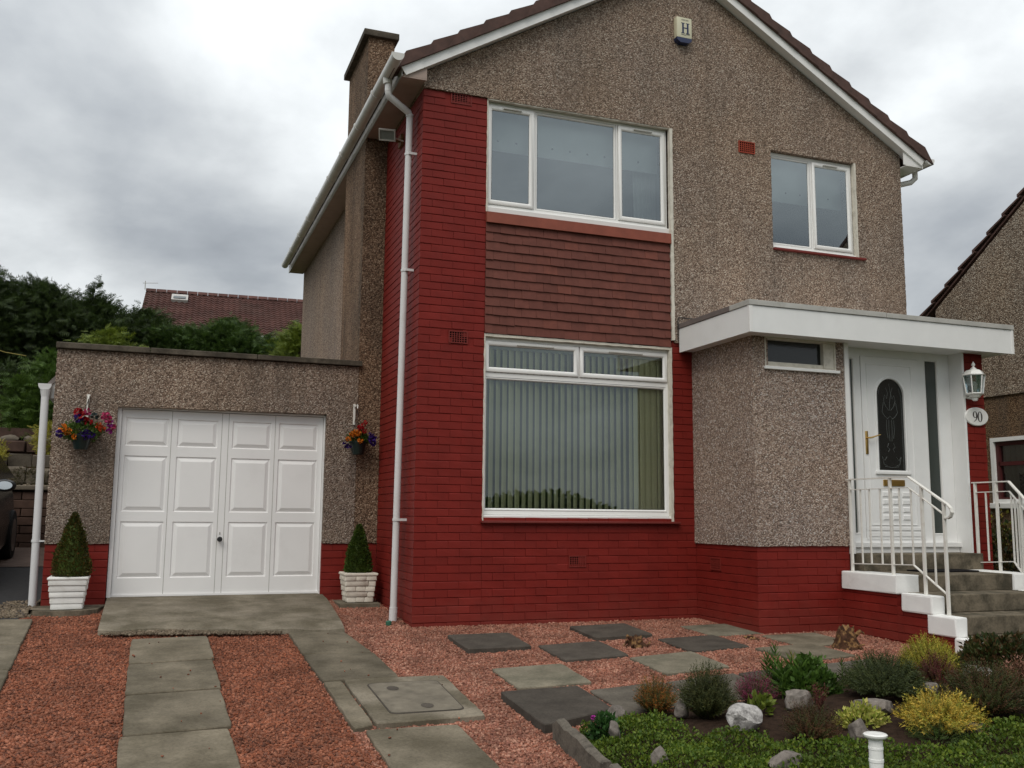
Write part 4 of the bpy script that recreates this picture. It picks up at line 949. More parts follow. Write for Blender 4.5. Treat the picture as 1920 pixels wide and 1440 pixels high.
# side gutter end and downpipe of the garage
gg = MB(); pr = [(-3.378+math.cos(t)*.060, 2.185+math.sin(t)*.060) for t in [math.pi+math.pi*k/12 for k in range(13)]]
gg.prism([(-3.438, 2.195)]+pr+[(-3.318, 2.195)], 'y', 1.59, 6.3); gg = gg.build('gutter', 'pipe_upvc', G_)
MB().tube([(-3.372, 1.63, 2.14), (-3.372, 1.63, 2.10), (-3.350, 1.62, .02)], .036, 14).build('downpipe', 'pipe_upvc', G_, smooth=50)
MB().tube([(-3.358, 1.625, .64), (-3.358, 1.625, .665)], .041, 14).box(-3.33, -3.275, 1.60, 1.62, .645, .66).build('collar', 'pipe_upvc', G_)
MB().tube([(-3.372, 1.63, 2.14), (-3.372, 1.63, 2.07)], [.050, .037], 14).build('outlet', 'pipe_upvc', G_)
MB().box(-3.325, -3.285, 1.68, 1.70, 2.06, 2.26).build('fascia_end', 'upvc', G_)
MB().prism([(-3.36, 2.21), (-3.285, 2.30), (-3.285, 2.23), (-3.33, 2.19)], 'y', 1.66, 1.72).build('flashing', 'lead_trim', G_)
# ------------------------------------------------------------------ ENTRANCE STEPS
S_ = thing('entrance_steps', 'concrete entrance steps with white painted coping blocks over red brick sides', 'steps', (4.8, -1.9, -.15))
TX0, TX1 = 4.09, 5.62
for i, (z, ya, yb) in enumerate([(.434, -1.82, -1.10), (.285, -2.13, -1.80), (.130, -2.42, -2.1), (-.030, -2.70, -2.4)]):
    MB().rbox(TX0, TX1, ya, yb, z-.155, z, .012, .002).build('step', 'step_concrete', S_)
MB().rbox(4.155, 5.66, -1.215, -.92, .425, .60, .01, .0015).build('step', 'step_concrete', S_)
MB().box(TX0, TX1, -1.8, -1.0, -.6, .30).box(TX0, TX1, -2.1, -1.8, -.6, .15).box(TX0, TX1, -2.4, -2.1, -.6, -.02).box(4.16, 5.6, -1.10, 0, -.6, .44).build('core', 'step_concrete', S_)
def cblock(x0, x1, y0, y1, z0, z1): return MB().rbox(x0, x1, y0, y1, z0, z1, .014, .003).build('coping_block', 'white_paint_masonry', S_)
cblock(3.97, 4.235, -1.845, -1.11, .272, .438); cblock(3.97, 4.115, -2.262, -1.90, .130, .288); cblock(3.97, 4.100, -2.515, -2.20, -.032, .134); cblock(3.97, 4.10, -2.80, -2.49, -.165, -.030)
cblock(5.37, 5.65, -1.845, -1.11, .272, .438); cblock(5.37, 5.65, -2.262, -1.86, .130, .288); cblock(5.51, 5.65, -2.515, -2.27, -.032, .134); cblock(5.51, 5.65, -2.80, -2.52, -.165, -.030)
MB().box(4.0, 4.20, -1.82, -1.10, -.5, .272).box(4.0, 4.1, -2.23, -1.82, -.5, .13).box(4.0, 4.095, -2.50, -2.23, -.5, -.03).build('brick_backing', 'red_mortar_paint', S_)
MB().box(5.45, 5.62, -2.5, -1.1, -.6, -.03).build('brick_backing', 'red_mortar_paint', S_)
rec = lay(plan_bricks(-1.82, -1.09, -.2, .27), S_, 'x', 3.992)+lay(plan_bricks(-2.235, -1.82, -.2, .13, 1), S_, 'x', 3.992)+lay(plan_bricks(-2.50, -2.235, -.2, -.03), S_, 'x', 3.992)
place(rec, S_)
tag(MB().rbox(4.66, 5.30, -1.50, -1.225, .435, .449, .005).build('door_mat', 'door_mat'), 'thin black door mat on the top step', 'door mat')
# railings
def railing(X, right=False):
    t = thing('handrail', 'white painted iron handrail '+('on the right of the steps beside the brick pier' if right else 'on the left of the steps in front of the porch'), 'handrail', (X, -1.8, .43), 'white iron handrails of the entrance steps')
    fl = lambda pts, w, h: pts
    def bar(name, pts, w=.010, d=.018):
        b = MB()
        for a, c in zip(pts, pts[1:]):
            A, B = Vector(a), Vector(c); u = (B-A).normalized(); s_ = Vector((1, 0, 0)); n = u.cross(s_).normalized(); vs = []
            for q in (A-u*.002, B+u*.002):
                for sx, sn in ((-1, -1), (1, -1), (1, 1), (-1, 1)): vs.append((q+s_*sx*d/2+n*sn*w/2)[:])
            b.add(vs, [(0, 1, 2, 3), (7, 6, 5, 4), (0, 4, 5, 1), (1, 5, 6, 2), (2, 6, 7, 3), (3, 7, 4, 0)])
        return b.build(name, 'rail_paint', t)
    y0, yb, sh = (-1.13, -1.955, 0) if not right else (-1.16, -1.61, .345)   # start, bend, shift of the right one
    XX = lambda y: X if (not right or y > yb) else X+.50*(y-yb)
    q = lambda y, z: (XX(y+sh), y+sh, z)
    ys = (y0, -1.955) if not right else (y0-sh, -1.955)
    bar('top_rail', [q(ys[0], 1.316), q(-1.955, 1.318), q(-2.40, 1.068), q(-2.435, 1.035), q(-2.447, 1.0), q(-2.43, .965), q(-2.40, .95), q(-2.372, .955)], .012, .034)
    bar('middle_rail', [q(ys[0]-.045, 1.217), q(-1.955, 1.221), q(-2.345, .990)], .008, .022)
    bar('bottom_rail', [q(ys[0]-.06, .510), q(-1.975, .537), q(-2.36, .302)], .008, .022)
    def post(name, y, zb, zt, w):
        x_, y_, _ = q(y, 0); MB().rbox(x_-w/2, x_+w/2, y_-w/2, y_+w/2, zb, zt, .002).build(name, 'rail_paint', t)
    zr = lambda y: 1.218 if y > -1.955 else 1.221-(-1.955-y)*.592
    zt = lambda y: 1.314 if y > -1.955 else 1.318-(-1.955-y)*.562
    zb = lambda y: .516+(-1.2-y)*.03 if y > -1.975 else .537-(-1.975-y)*.61
    if not right: PO = ((y0-.04, .434), (-1.72, .436), (-2.107, .287), (-2.358, .130)); BA = (-1.318, -1.44, -1.585, -1.833, -1.978, -2.232)
    else: PO = ((ys[0]-.03, .436), (-1.80, .436), (-2.19, .434), (-2.36, .287)); BA = (-1.665, -1.99, -2.06, -2.125, -2.28)
    for y, z in PO: post('post', y, z, zt(y), .024)
    for y in BA: post('baluster', y, zb(y), zr(y), .014)
railing(4.06); railing(5.625, True)

# ------------------------------------------------------------------ FITTINGS
fl_ = thing('floodlight', 'weathered grey floodlight on a rusty bracket under the eave', 'floodlight', (-.12, .86, 4.95))
Mf = Matrix.Translation((-.16, .80, 4.97)) @ Matrix.Rotation(R(-34), 4, 'Z') @ Matrix.Rotation(R(36), 4, 'X') @ Matrix.Rotation(R(10), 4, 'Y')
def tf(b, M): b.v = [(M @ Vector(v))[:] for v in b.v]; return b
tf(MB().add([(-.085, -.06, -.055), (.085, -.06, -.055), (.085, -.06, .055), (-.085, -.06, .055), (-.045, .07, -.03), (.045, .07, -.03), (.045, .07, .03), (-.045, .07, .03)], [(0, 1, 2, 3), (4, 5, 6, 7), (0, 1, 5, 4), (1, 2, 6, 5), (2, 3, 7, 6), (3, 0, 4, 7)]), Mf).build('housing', 'metal_grey', fl_)
tf(MB().ring(-.092, .092, -.062, .062, [(0, -.05), (0, -.075), (.014, -.075), (.014, -.062)]), Mf).build('bezel', 'metal_grey', fl_)
tf(MB().box(-.078, .078, -.066, -.062, -.048, .048), Mf).build('glass', 'lamp_front', fl_)
MB().tube([(-.13, .84, 4.94), (-.06, .86, 4.92), (-.004, .87, 4.93)], .016, 8).box(-.03, -.001, .80, .92, 4.86, 4.99).build('bracket', 'rusty_bracket', fl_)
MB().tube([(-.10, .78, 4.92), (-.002, .80, 4.905)], .009, 8).build('arm', 'rail_paint', fl_)
al = thing('alarm_box', 'cream alarm box with a blue base and a letter H high on the gable', 'alarm box', (2.935, -.06, 6.3))
MB().rbox(2.842, 3.032, -.095, -.022, 6.205, 6.445, .010).build('cover', 'ivory_plastic', al, smooth=30)
MB().prism([(2.842, 6.206), (3.032, 6.206), (3.026, 6.175), (2.99, 6.150), (2.885, 6.150), (2.848, 6.175)], 'y', -.094, -.022).build('base', 'blue_plastic', al)
def text(s, x, z, y, size, mat, name, parent, sx=1, serif=True):
    cu_ = bpy.data.curves.new(name, 'FONT'); cu_.body = s; cu_.size = size; cu_.align_x = 'CENTER'; cu_.align_y = 'CENTER'; cu_.extrude = .0012; cu_.offset = .0016 if size > .05 else 0
    o = bpy.data.objects.new(name, cu_); COL.objects.link(o); o.rotation_euler = (math.pi/2, 0, 0); o.scale = (sx, 1, 1); o.location = (x, y, z)
    bpy.context.view_layer.update(); dg = bpy.context.evaluated_depsgraph_get(); me = bpy.data.meshes.new_from_object(o.evaluated_get(dg)); me.transform(o.matrix_world)
    off = world_loc(parent); me.transform(Matrix.Translation(-off)); bpy.data.objects.remove(o); me.materials.clear(); me.materials.append(MATS[mat])
    n = bpy.data.objects.new(name, me); COL.objects.link(n); n.parent = parent; return n
hl = MB()
for s_ in (-1, 1):
    x = 2.948+s_*.030; hl.box(x-.010, x+.010, -.0975, -.0945, 6.262, 6.372).box(x-.022, x+.022, -.0975, -.0945, 6.372, 6.379).box(x-.022, x+.022, -.0975, -.0945, 6.255, 6.262)
hl.box(2.958-.03, 2.958+.01, -.0975, -.0945, 6.315, 6.325); hl.build('letter', 'navy_print', al)
hb_ = MB().tube([(2.895, -.0965, 6.243), (2.935, -.0965, 6.238), (2.955, -.0965, 6.240), (2.96, -.0965, 6.247), (3.005, -.0965, 6.248)], .0028, 5).build('underline', 'navy_print', al)
wds = MB()
for i in range(7): wds.box(2.900+i*.0135, 2.900+i*.0135+(.009 if i % 3 else .006), -.0968, -.0945, 6.405, 6.420+.003*(i % 2))
wds.build('lettering', 'grey_print', al)
# house number plaque
pq = thing('house_number_sign', 'oval white house number plaque reading 90 on the brick pier', 'house sign', (5.77, -1.12, 2.015))
el = lambda a, b_, n=40: [(5.772+a*math.cos(2*math.pi*k/n), 2.013+b_*math.sin(2*math.pi*k/n)) for k in range(n)]
MB().add([(x, -1.108, z) for x, z in el(.157, .098)]+[(x, -1.122, z) for x, z in el(.157, .098)]+[(x, -1.128, z) for x, z in el(.149, .090)], [(k, (k+1) % 40, (k+1) % 40+40, k+40) for k in range(40)]+[(k+40, (k+1) % 40+40, (k+1) % 40+80, k+80) for k in range(40)]+[tuple(range(80, 120))]).build('plaque', 'sign_white', pq)
def digit(outline_pts, holes): pass
def stroke(b, pts, ws, y):
    """a flat pen stroke of varying width in the x-z plane"""
    P = [Vector(p) for p in pts]; L = []; Rr = []
    for i, p in enumerate(P):
        d = ((P[i+1] if i < len(P)-1 else p)-(P[i-1] if i else p)).normalized(); n = Vector((-d.y, d.x)); L.append(p+n*ws[i]/2); Rr.append(p-n*ws[i]/2)
    n = len(P); b.add([(p.x, y, p.y) for p in L+Rr], [(i, i+1, n+i+1, n+i) for i in range(n-1)])
num = MB()
def oval(cx_, cz_, a, c, th, tn):
    n = 24; ts = [2*math.pi*k/n for k in range(n+1)]; stroke(num, [(cx_+a*math.cos(t), cz_+c*math.sin(t)) for t in ts], [tn+(th-tn)*abs(math.cos(t))**1.5 for t in ts], -1.1292)
oval(5.808, 2.012, .0245, .053, .019, .005); oval(5.742, 2.032, .0225, .032, .018, .005)
stroke(num, [(5.7655, 2.03), (5.765, 2.005), (5.755, 1.982), (5.738, 1.966), (5.722, 1.961)], [.018, .016, .012, .007, .004], -1.1293)
num.build('numerals', 'sign_black', pq)
# lantern
lm = thing('wall_lantern', 'white coach lantern on the brick pier above the number plaque', 'wall lamp', (5.68, -1.2, 2.3))
LX, LY = 5.665, -1.215
def hexring(prof, n=6, rot=30):
    b = MB(); vs = []
    for r, z in prof:
        for k in range(n): t = R(rot+360/n*k); vs.append((LX+r*math.cos(t), LY+r*math.sin(t), z))
    fs = [(i*n+k, i*n+(k+1) % n, (i+1)*n+(k+1) % n, (i+1)*n+k) for i in range(len(prof)-1) for k in range(n)]+[tuple(range(n-1, -1, -1)), tuple(range((len(prof)-1)*n, len(prof)*n))]
    return b.add(vs, fs)
hexring([(.118, 2.428), (.122, 2.436), (.105, 2.446), (.092, 2.468), (.072, 2.485), (.040, 2.495), (.030, 2.500), (.030, 2.508), (.018, 2.514)]).build('roof', 'sign_white', lm)
MB().lathe([(.022, 2.508), (.016, 2.52), (.008, 2.526), (.019, 2.540), (.019, 2.552), (.008, 2.566), (.005, 2.578)], (LX, LY, 0), 12).build('finial', 'sign_white', lm, smooth=50)
hexring([(.078, 2.245), (.104, 2.426)]).build('glass', 'lamp_glass', lm)
hexring([(.022, 2.165), (.030, 2.18), (.034, 2.195), (.055, 2.205), (.060, 2.218), (.078, 2.228), (.088, 2.236), (.088, 2.247)]).build('base', 'sign_white', lm)
for k in range(6):
    t = R(30+60*k); MB().tube([(LX+.083*math.cos(t), LY+.083*math.sin(t), 2.243), (LX+.108*math.cos(t), LY+.108*math.sin(t), 2.43)], .0065, 6).build('rib', 'sign_white', lm)
MB().lathe([(.012, 2.25), (.016, 2.27), (.03, 2.30), (.03, 2.34), (.01, 2.37)], (LX, LY, 0), 10).build('bulb', 'sign_white', lm)
MB().box(LX-.03, LX+.03, -1.125, -1.108, 2.20, 2.42).tube([(LX, -1.11, 2.21), (LX, LY+.02, 2.19)], .012, 8).build('wall_plate', 'sign_white', lm)
# cable and overflow pipe above the canopy
MB().tube([(2.838, -.030, 2.80), (2.838, -.030, 3.02), (2.843, -.034, 3.045), (2.86, -.034, 3.05), (3.06, -.034, 3.045), (3.10, -.034, 3.05)], .005, 6).build('cable', 'dark_plastic', H)
MB().tube([(2.92, -.10, 2.975), (2.96, -.03, 2.985)], .024, 10).build('overflow_pipe', 'metal_grey', H)

# ------------------------------------------------------------------ planters and topiary
def planter(x, y, z, mat, label, blocks):
    t = thing('planter', label, 'planter', (x, y, z), 'stone effect planters either side of the garage door')
    wb, wt, h = .125, .163, .285
    def half(zz): return wb+(wt-wb)*zz/h
    b = MB().prism([(0, 0)]*0 or [(-wb, 0), (wb, 0), (wt-.012, h), (-wt+.012, h)], 'y', -.13, .13); b.v = [(a+x, (c/.13)*(half(d)-.01)+y, d+z) for a, c, d in b.v]; b.build('body', mat, t)
    for r in range(5):
        z0_ = r*.0545+.004; hh = .0525; hw = half(z0_+hh/2)+.004
        nb = (2 if r % 2 else 3) if blocks else 1
        for side_ in range(4):
            cuts = [-hw]+[hw*(-1+2*(k+ (.5 if (r % 2) else 0))/nb) for k in range(1, nb) ]+[hw]
            cuts = sorted(set(min(max(c, -hw), hw) for c in cuts))
            for a, c in zip(cuts, cuts[1:]):
                if c-a < .03: continue
                bb = MB().rbox(a+.0008, c-.0008, -hw-.004, -hw+.03, z0_, z0_+hh, .007, .0022); Mx = Matrix.Translation((x, y, z)) @ Matrix.Rotation(R(90*side_), 4, 'Z'); tf(bb, Mx).build('block', mat, t, smooth=50)
    MB().rbox(x-wt-.012, x+wt+.012, y-wt-.012, y+wt+.012, z+h-.012, z+h+.014, .009, .002).build('rim', mat, t)
    return t
planter(-3.012, 1.25, .035, 'planter_white', 'bright white stone effect planter on the step left of the garage door', False)
planter(-.250, 1.30, .035, 'planter_cream', 'cream stone effect planter between the garage door and the downpipe', True)
def topiary(x, y, z, h, r, mat, label, n=5200):
    t = thing('topiary', label, 'topiary', (x, y, z), 'clipped conifers in planters')
    prof = [(r*.86, .0), (r*1.0, .08*h), (r*.93, .25*h), (r*.72, .48*h), (r*.46, .70*h), (r*.18, .90*h), (.008, .99*h)]
    MB().lathe([(a*.86, b_) for a, b_ in prof], (x, y, z), 14).build('core', 'leaf_topiary', t)
    MB().tube([(x, y, z-.1), (x, y, z+h*.3)], .012, 6).build('stem', 'bark', t)
    hs = RNG.beta(1.0, 1.35, n)*h; rr_ = np.interp(hs, [b_ for a, b_ in prof], [a for a, b_ in prof])*RNG.normal(1, .05, n); th = RNG.uniform(0, 2*math.pi, n)
    rr_ *= 1+.05*np.sin(th*3+hs*20)+.06*np.sin(th*7+hs*55)*np.sin(hs*70)
    P = np.stack([x+rr_*np.cos(th), y+rr_*np.sin(th), z+hs], 1); D = np.stack([np.cos(th), np.sin(th), RNG.uniform(.2, 1.8, n)], 1)+RNG.normal(0, .35, (n, 3))
    P += RNG.normal(0, .006, (n, 3)); scatter('foliage', *LEAF, P, D, RNG.uniform(.014, .030, n), mat, t); return t
topiary(-3.0, 1.25, .325, .60, .155, 'leaf_topiary_brown', 'clipped cone conifer with brown flecks in the bright white planter')
topiary(-.255, 1.30, .325, .50, .125, 'leaf_topiary', 'smaller clipped green cone conifer in the cream planter')
# the planters' standings
arc = [(-3.30, 1.60), (-2.70, 1.60), (-2.70, 1.34), (-2.80, 1.10), (-2.93, 1.0), (-3.10, 1.0), (-3.25, 1.08), (-3.32, 1.2)]
arc = [(-3.30, 1.60), (-3.33, 1.15)]+[(-3.02+.33*math.cos(t), 1.32+.33*math.sin(t)) for t in [R(200+14*k) for k in range(10)]]+[(-2.70, 1.45), (-2.70, 1.60)]
tag(MB().prism(arc, 'z', -.12, .035).build('planter_step', 'step_concrete'), kind='structure')
tag(MB().rbox(-.47, -.06, 1.08, 1.58, -.02, .033, .006).build('planter_slab', 'ramp_concrete'), kind='structure')

# ------------------------------------------------------------------ hanging baskets
def basket(x, z, label, blabel, pr, fl, sr, seedv, green=220, greenmat='leaf_bright', pot=.095):
    y = 1.46
    bk = thing('basket_bracket', blabel, 'bracket', (x, 1.58, z+.55), 'white brackets beside the garage door')
    bx = x+.03 if x < -2 else x-.03
    MB().rbox(bx-.012, bx+.012, 1.568, 1.582, z+.33, z+.56, .003).build('plate', 'rail_paint', bk)
    MB().tube([(bx, 1.575, z+.52), (bx+.02, 1.50, z+.545), (bx+.015, 1.46, z+.535), (bx+.01, 1.45, z+.50)], .006, 6).build('arm', 'rail_paint', bk)
    MB().tube([(bx+.01, 1.575, z+.36), (bx+.012, 1.50, z+.45), (bx+.01, 1.455, z+.51)], .0045, 6).build('scroll', 'rusty_bracket', bk)
    MB().lathe([(.014, -.004), (.016, 0), (.014, .004)], (bx, 1.565, z+.545), 10, 'y').build('boss', 'rail_paint', bk)
    t = thing('hanging_basket', label, 'hanging basket', (x, y, z), 'flower baskets beside the garage door')
    MB().lathe([(pot*.62, 0), (pot*.70, .02), (pot*.95, .11), (pot*1.06, .128), (pot*1.06, .142), (pot*.9, .14)], (x, y, z), 18).build('pot', 'pot_green', t, smooth=40)
    for k in range(3):
        a = k*2.09+.4; MB().tube([(x+pot*math.cos(a), y+pot*math.sin(a), z+.14), (bx+.01, y, z+.49)], .0018, 4).build('chain', 'black_metal', t)
    n = green*4; u = RNG.normal(size=(n, 3)); u /= np.linalg.norm(u, axis=1, keepdims=True); rad = RNG.uniform(.45, 1.0, n)[:, None]
    P = np.array([x, y, z+.175])+u*rad*np.array(sr); D = u+RNG.normal(0, .6, (n, 3))+[0, 0, .4]
    scatter('foliage', *LEAF, P, D, RNG.uniform(.022, .045, n), greenmat, t)
    rnd = random.Random(seedv)
    for (dx, dz, r, m, cnt) in fl:
        dy = -.05-.05*rnd.random(); c = np.array([x+dx, y+dy, z+dz]); k = cnt
        u = RNG.normal(size=(k, 3)); u /= np.linalg.norm(u, axis=1, keepdims=True)
        scatter('flower', [(0, 0, 0), (.5, .15, .8), (0, 0, 1), (-.5, .15, .8)], [(0, 1, 2), (0, 2, 3)], c+u*r*.25, u, np.full(k, r), m, t)
    return t
basket(-3.005, 1.545, 'hanging basket with pink petunias, orange marigolds and purple lobelia left of the garage door', 'white bracket left of the garage door holding the pink and orange basket', 0,
       [(-.165, .20, .038, 'flower_orange', 26), (-.12, .165, .034, 'flower_orange', 24), (-.19, .145, .036, 'flower_purple', 22), (-.055, .12, .026, 'flower_orange', 18), (.04, .14, .045, 'flower_purple', 30), (.09, .15, .034, 'flower_purple', 24), (.0, .13, .03, 'flower_purple', 20),
        (-.03, .30, .040, 'flower_purple', 26), (-.04, .36, .038, 'flower_red', 24), (.045, .37, .034, 'flower_pink', 24), (-.01, .33, .034, 'flower_red', 22), (.03, .28, .034, 'flower_red', 22), (.11, .32, .034, 'pot_green', 18), (.15, .24, .030, 'flower_deep_orange', 22), (.185, .205, .032, 'flower_deep_orange', 24), (.07, .27, .026, 'flower_red', 18),
        (.20, .33, .034, 'flower_pink', 22), (.235, .30, .036, 'flower_pink', 24), (.26, .26, .034, 'flower_magenta', 22), (.28, .225, .030, 'flower_pink', 20), (.25, .18, .028, 'flower_magenta', 18), (.225, .345, .026, 'flower_pink', 16)],
       (.19, .11, .11), 3)
basket(-.262, 1.575, 'smaller hanging basket with orange marigolds, red salvia and purple petunias beside the red brick', 'white bracket right of the garage door holding the orange marigold basket', 0,
       [(-.05, .235, .030, 'flower_orange', 26), (-.085, .215, .028, 'flower_orange', 24), (-.02, .225, .030, 'flower_orange', 24), (-.06, .20, .026, 'flower_orange', 20), (-.125, .155, .028, 'flower_orange', 22), (.005, .145, .028, 'flower_orange', 22),
        (.02, .27, .030, 'flower_red', 22), (.035, .31, .026, 'flower_red', 20), (.055, .345, .022, 'flower_red', 16), (-.005, .285, .026, 'flower_red', 18), (.045, .25, .026, 'flower_red', 18), (-.145, .10, .032, 'flower_purple', 22), (-.115, .085, .028, 'flower_purple', 20), (.135, .17, .038, 'flower_purple', 26), (.145, .13, .034, 'flower_purple', 24), (.125, .21, .030, 'flower_purple', 20), (.16, .19, .028, 'flower_purple', 18)],
       (.115, .09, .075), 5, 150, 'leaf_bright', .092)

# ------------------------------------------------------------------ FRONT GARDEN BED
BED = [(-.05, -5.2), (.03, -3.44), (.55, -3.13), (1.2, -3.13), (3.05, -3.15), (4.0, -2.98), (5.2, -2.95), (7, -3.4), (7, -6), (-.05, -6)]
def bedz(x, y):
    # a gentle mound
    def edge(x, y):
        d = 9
        for i in range(len(BED)):
            a, b_ = Vector(BED[i]), Vector(BED[(i+1) % len(BED)]); p = Vector((x, y)); t = max(0, min(1, (p-a).dot(b_-a)/(b_-a).length_squared)); d = min(d, (p-a-(b_-a)*t).length)
        return d
    return g(x, y)+.012+.07*ss(edge(x, y)/.5)
bm = bmesh.new(); bm.faces.new([bm.verts.new((x, y, 0)) for x, y in BED])
for a, b_, n in ((0, 7, (1, 0, 0)), (-6, -2.5, (0, 1, 0))):
    k = a
    while k < b_: bmesh.ops.bisect_plane(bm, geom=bm.verts[:]+bm.edges[:]+bm.faces[:], plane_co=(k, k, 0), plane_no=n); k += .08
for v in bm.verts: v.co.z = bedz(v.co.x, v.co.y)+random.uniform(-.008, .008)
tag(MB().bm(bm).build('flower_bed', 'soil', smooth=60), kind='structure')
# edging kerb
for i, (xa, ya, xb, yb, h) in enumerate([(.015, -3.42, -.035, -4.20, .13), (-.035, -4.22, -.06, -4.95, .13)]):
    q = Vector((xb-xa, yb-ya)).normalized(); n = Vector((-q.y, q.x))*.03; z1_, z2_ = g(xa, ya), g(xb, yb)
    b = MB(); L = []; NK = 12
    for k in range(NK+1):
        t = k/NK; x, y = xa+(xb-xa)*t, ya+(yb-ya)*t; z = z1_+(z2_-z1_)*t; hh = h+random.uniform(-.012, .012)-(.03 if k in (0,) else 0)
        for sx, zz_ in ((-1, -.1), (-1, hh-.01), (-.6, hh), (.6, hh+.003), (1, hh-.012), (1, -.1)): L.append((x+n.x*sx+random.uniform(-.004, .004), y+n.y*sx, z+zz_))
    b.add(L, [(k*6+j, k*6+j+1, (k+1)*6+j+1, (k+1)*6+j) for k in range(NK) for j in range(5)]+[tuple(range(6)), tuple(range(NK*6, NK*6+6))])
    tag(b.build('edging_stone', 'kerb_stone', smooth=35), ['weathered concrete edging stone beside the dark corner slab of the path', 'lower concrete edging stone at the bottom left corner of the flower bed'][i], 'edging stone', 'edging of the flower bed')
def rock(x, y, sx, sy, sz, mat, label, rot=0, sink=.3, seed=1, flat=False):
    bm = bmesh.new(); bmesh.ops.create_icosphere(bm, subdivisions=4, radius=1); r = random.Random(seed)
    cuts = [(Vector((r.gauss(0, 1), r.gauss(0, 1), r.gauss(0, .8))).normalized(), r.uniform(.50, .80)) for _ in range(14)]
    if flat: cuts.append((Vector((.05, .05, 1)).normalized(), .55))
    from mathutils import noise as mn
    for v in bm.verts:
        p = v.co.copy()
        for n, d in cuts:
            e = p.dot(n)-d
            if e > 0: p -= n*e*.9
        p += p.normalized()*(.10*mn.noise(p*1.9+Vector((seed, 0, 0)))+.035*mn.noise(p*7+Vector((seed, 3, 0))))
        v.co = p
    M = Matrix.Translation((x, y, bedz(x, y)+sz*(1-2*sink))) @ Matrix.Rotation(R(rot), 4, 'Z') @ Matrix.Diagonal((sx, sy, sz, 1))
    return tag(MB().bm(bm, M).build('rock', mat, smooth=28), label, 'rock', 'rocks of the rockery bed')
rock(1.01, -3.86, .150, .11, .095, 'rock_white', 'large white rock with grey lichen at the front of the bed', 20, .22, 2)
rock(1.56, -3.66, .125, .10, .090, 'rock_grey', 'pale angular rock behind the brown heather', -30, .25, 5)
rock(1.86, -3.98, .155, .11, .080, 'rock_grey', 'flat topped grey rock behind the variegated yellow plant', 10, .25, 8, True)
rock(1.47, -4.30, .095, .08, .075, 'rock_grey', 'grey rock just left of the white post', 40, .22, 11)
rock(2.02, -4.58, .12, .09, .07, 'rock_grey', 'grey rock right of the golden juniper', 0, .25, 14, True)
rock(.83, -3.46, .05, .045, .065, 'rock_grey', 'small brown rock between the orange and the dark heather', 10, .2, 17)
rock(2.98, -3.72, .12, .10, .085, 'rock_white', 'white rock near the right edge behind the dark heather', 0, .2, 20)
rock(2.45, -3.81, .10, .08, .06, 'rock_grey', 'flat stone behind the golden juniper', 0, .2, 23, True)
rock(.86, -4.50, .13, .09, .07, 'rock_grey', 'brown and white rock at the bottom edge of the photograph in the ground cover', 15, .2, 26)
rock(.48, -3.24, .095, .07, .075, 'rock_grey', 'grey rock at the corner of the path by the ground cover', -20, .25, 29)
rock(.27, -3.66, .055, .05, .065, 'rock_grey', 'small pink rock half hidden in the ground cover', -20, .1, 32)
rock(.28, -4.16, .07, .05, .085, 'rock_grey', 'upright stone in the ground cover behind the edging stone', -50, .25, 35)

def stump(x, y, r, h, label, seed, squat=False):
    bm = bmesh.new(); n, m = 22, 9; rr2 = random.Random(seed); from mathutils import noise as mn; rows_ = []
    for j in range(m):
        t = j/(m-1); row = []
        for k in range(n):
            a = 2*math.pi*k/n; rad = r*(1.25-.62*t+.25*(1-t)**3)*(1+.30*mn.noise(Vector((math.cos(a)*1.5, math.sin(a)*1.5, t*2.2+seed)))+.10*mn.noise(Vector((math.cos(a)*5, math.sin(a)*5, t*6+seed))))
            hz = h*t*(1+(.35*mn.noise(Vector((math.cos(a)*2, math.sin(a)*2, seed*3))) if t > .4 else 0)); row.append(bm.verts.new((x+rad*math.cos(a), y+rad*math.sin(a), g(x, y)-.03+hz)))
        rows_.append(row)
    for j in range(m-1):
        for k in range(n): bm.faces.new((rows_[j][k], rows_[j][(k+1) % n], rows_[j+1][(k+1) % n], rows_[j+1][k]))
    c = bm.verts.new((x, y, g(x, y)-.03+h*.8))
    for k in range(n): bm.faces.new((rows_[-1][k], rows_[-1][(k+1) % n], c))
    b = MB().bm(bm)
    for k in range(7):
        a = rr2.uniform(0, 6.28); q = r*1.2; b.tube([(x+.3*q*math.cos(a), y+.3*q*math.sin(a), g(x, y)+h*.35), (x+q*1.0*math.cos(a), y+q*math.sin(a), g(x, y)+h*rr2.uniform(.0, .9)), (x+q*1.35*math.cos(a+.2), y+q*1.35*math.sin(a+.2), g(x, y)+h*rr2.uniform(0, .8))], [.022, .014, .004], 5)
    return tag(b.build('tree_stump', 'stump_wood', smooth=25), label, 'tree stump', 'old stumps in the gravel')
stump(3.30, -1.98, .095, .21, 'tall rotten tree stump in the gravel beside the entrance steps', 4)
stump(1.67, -1.26, .075, .115, 'smaller split tree stump between the dark stepping stones', 9)
stump(2.79, -1.33, .05, .035, 'flat scrap of rotten root in the gravel near the porch corner', 13)

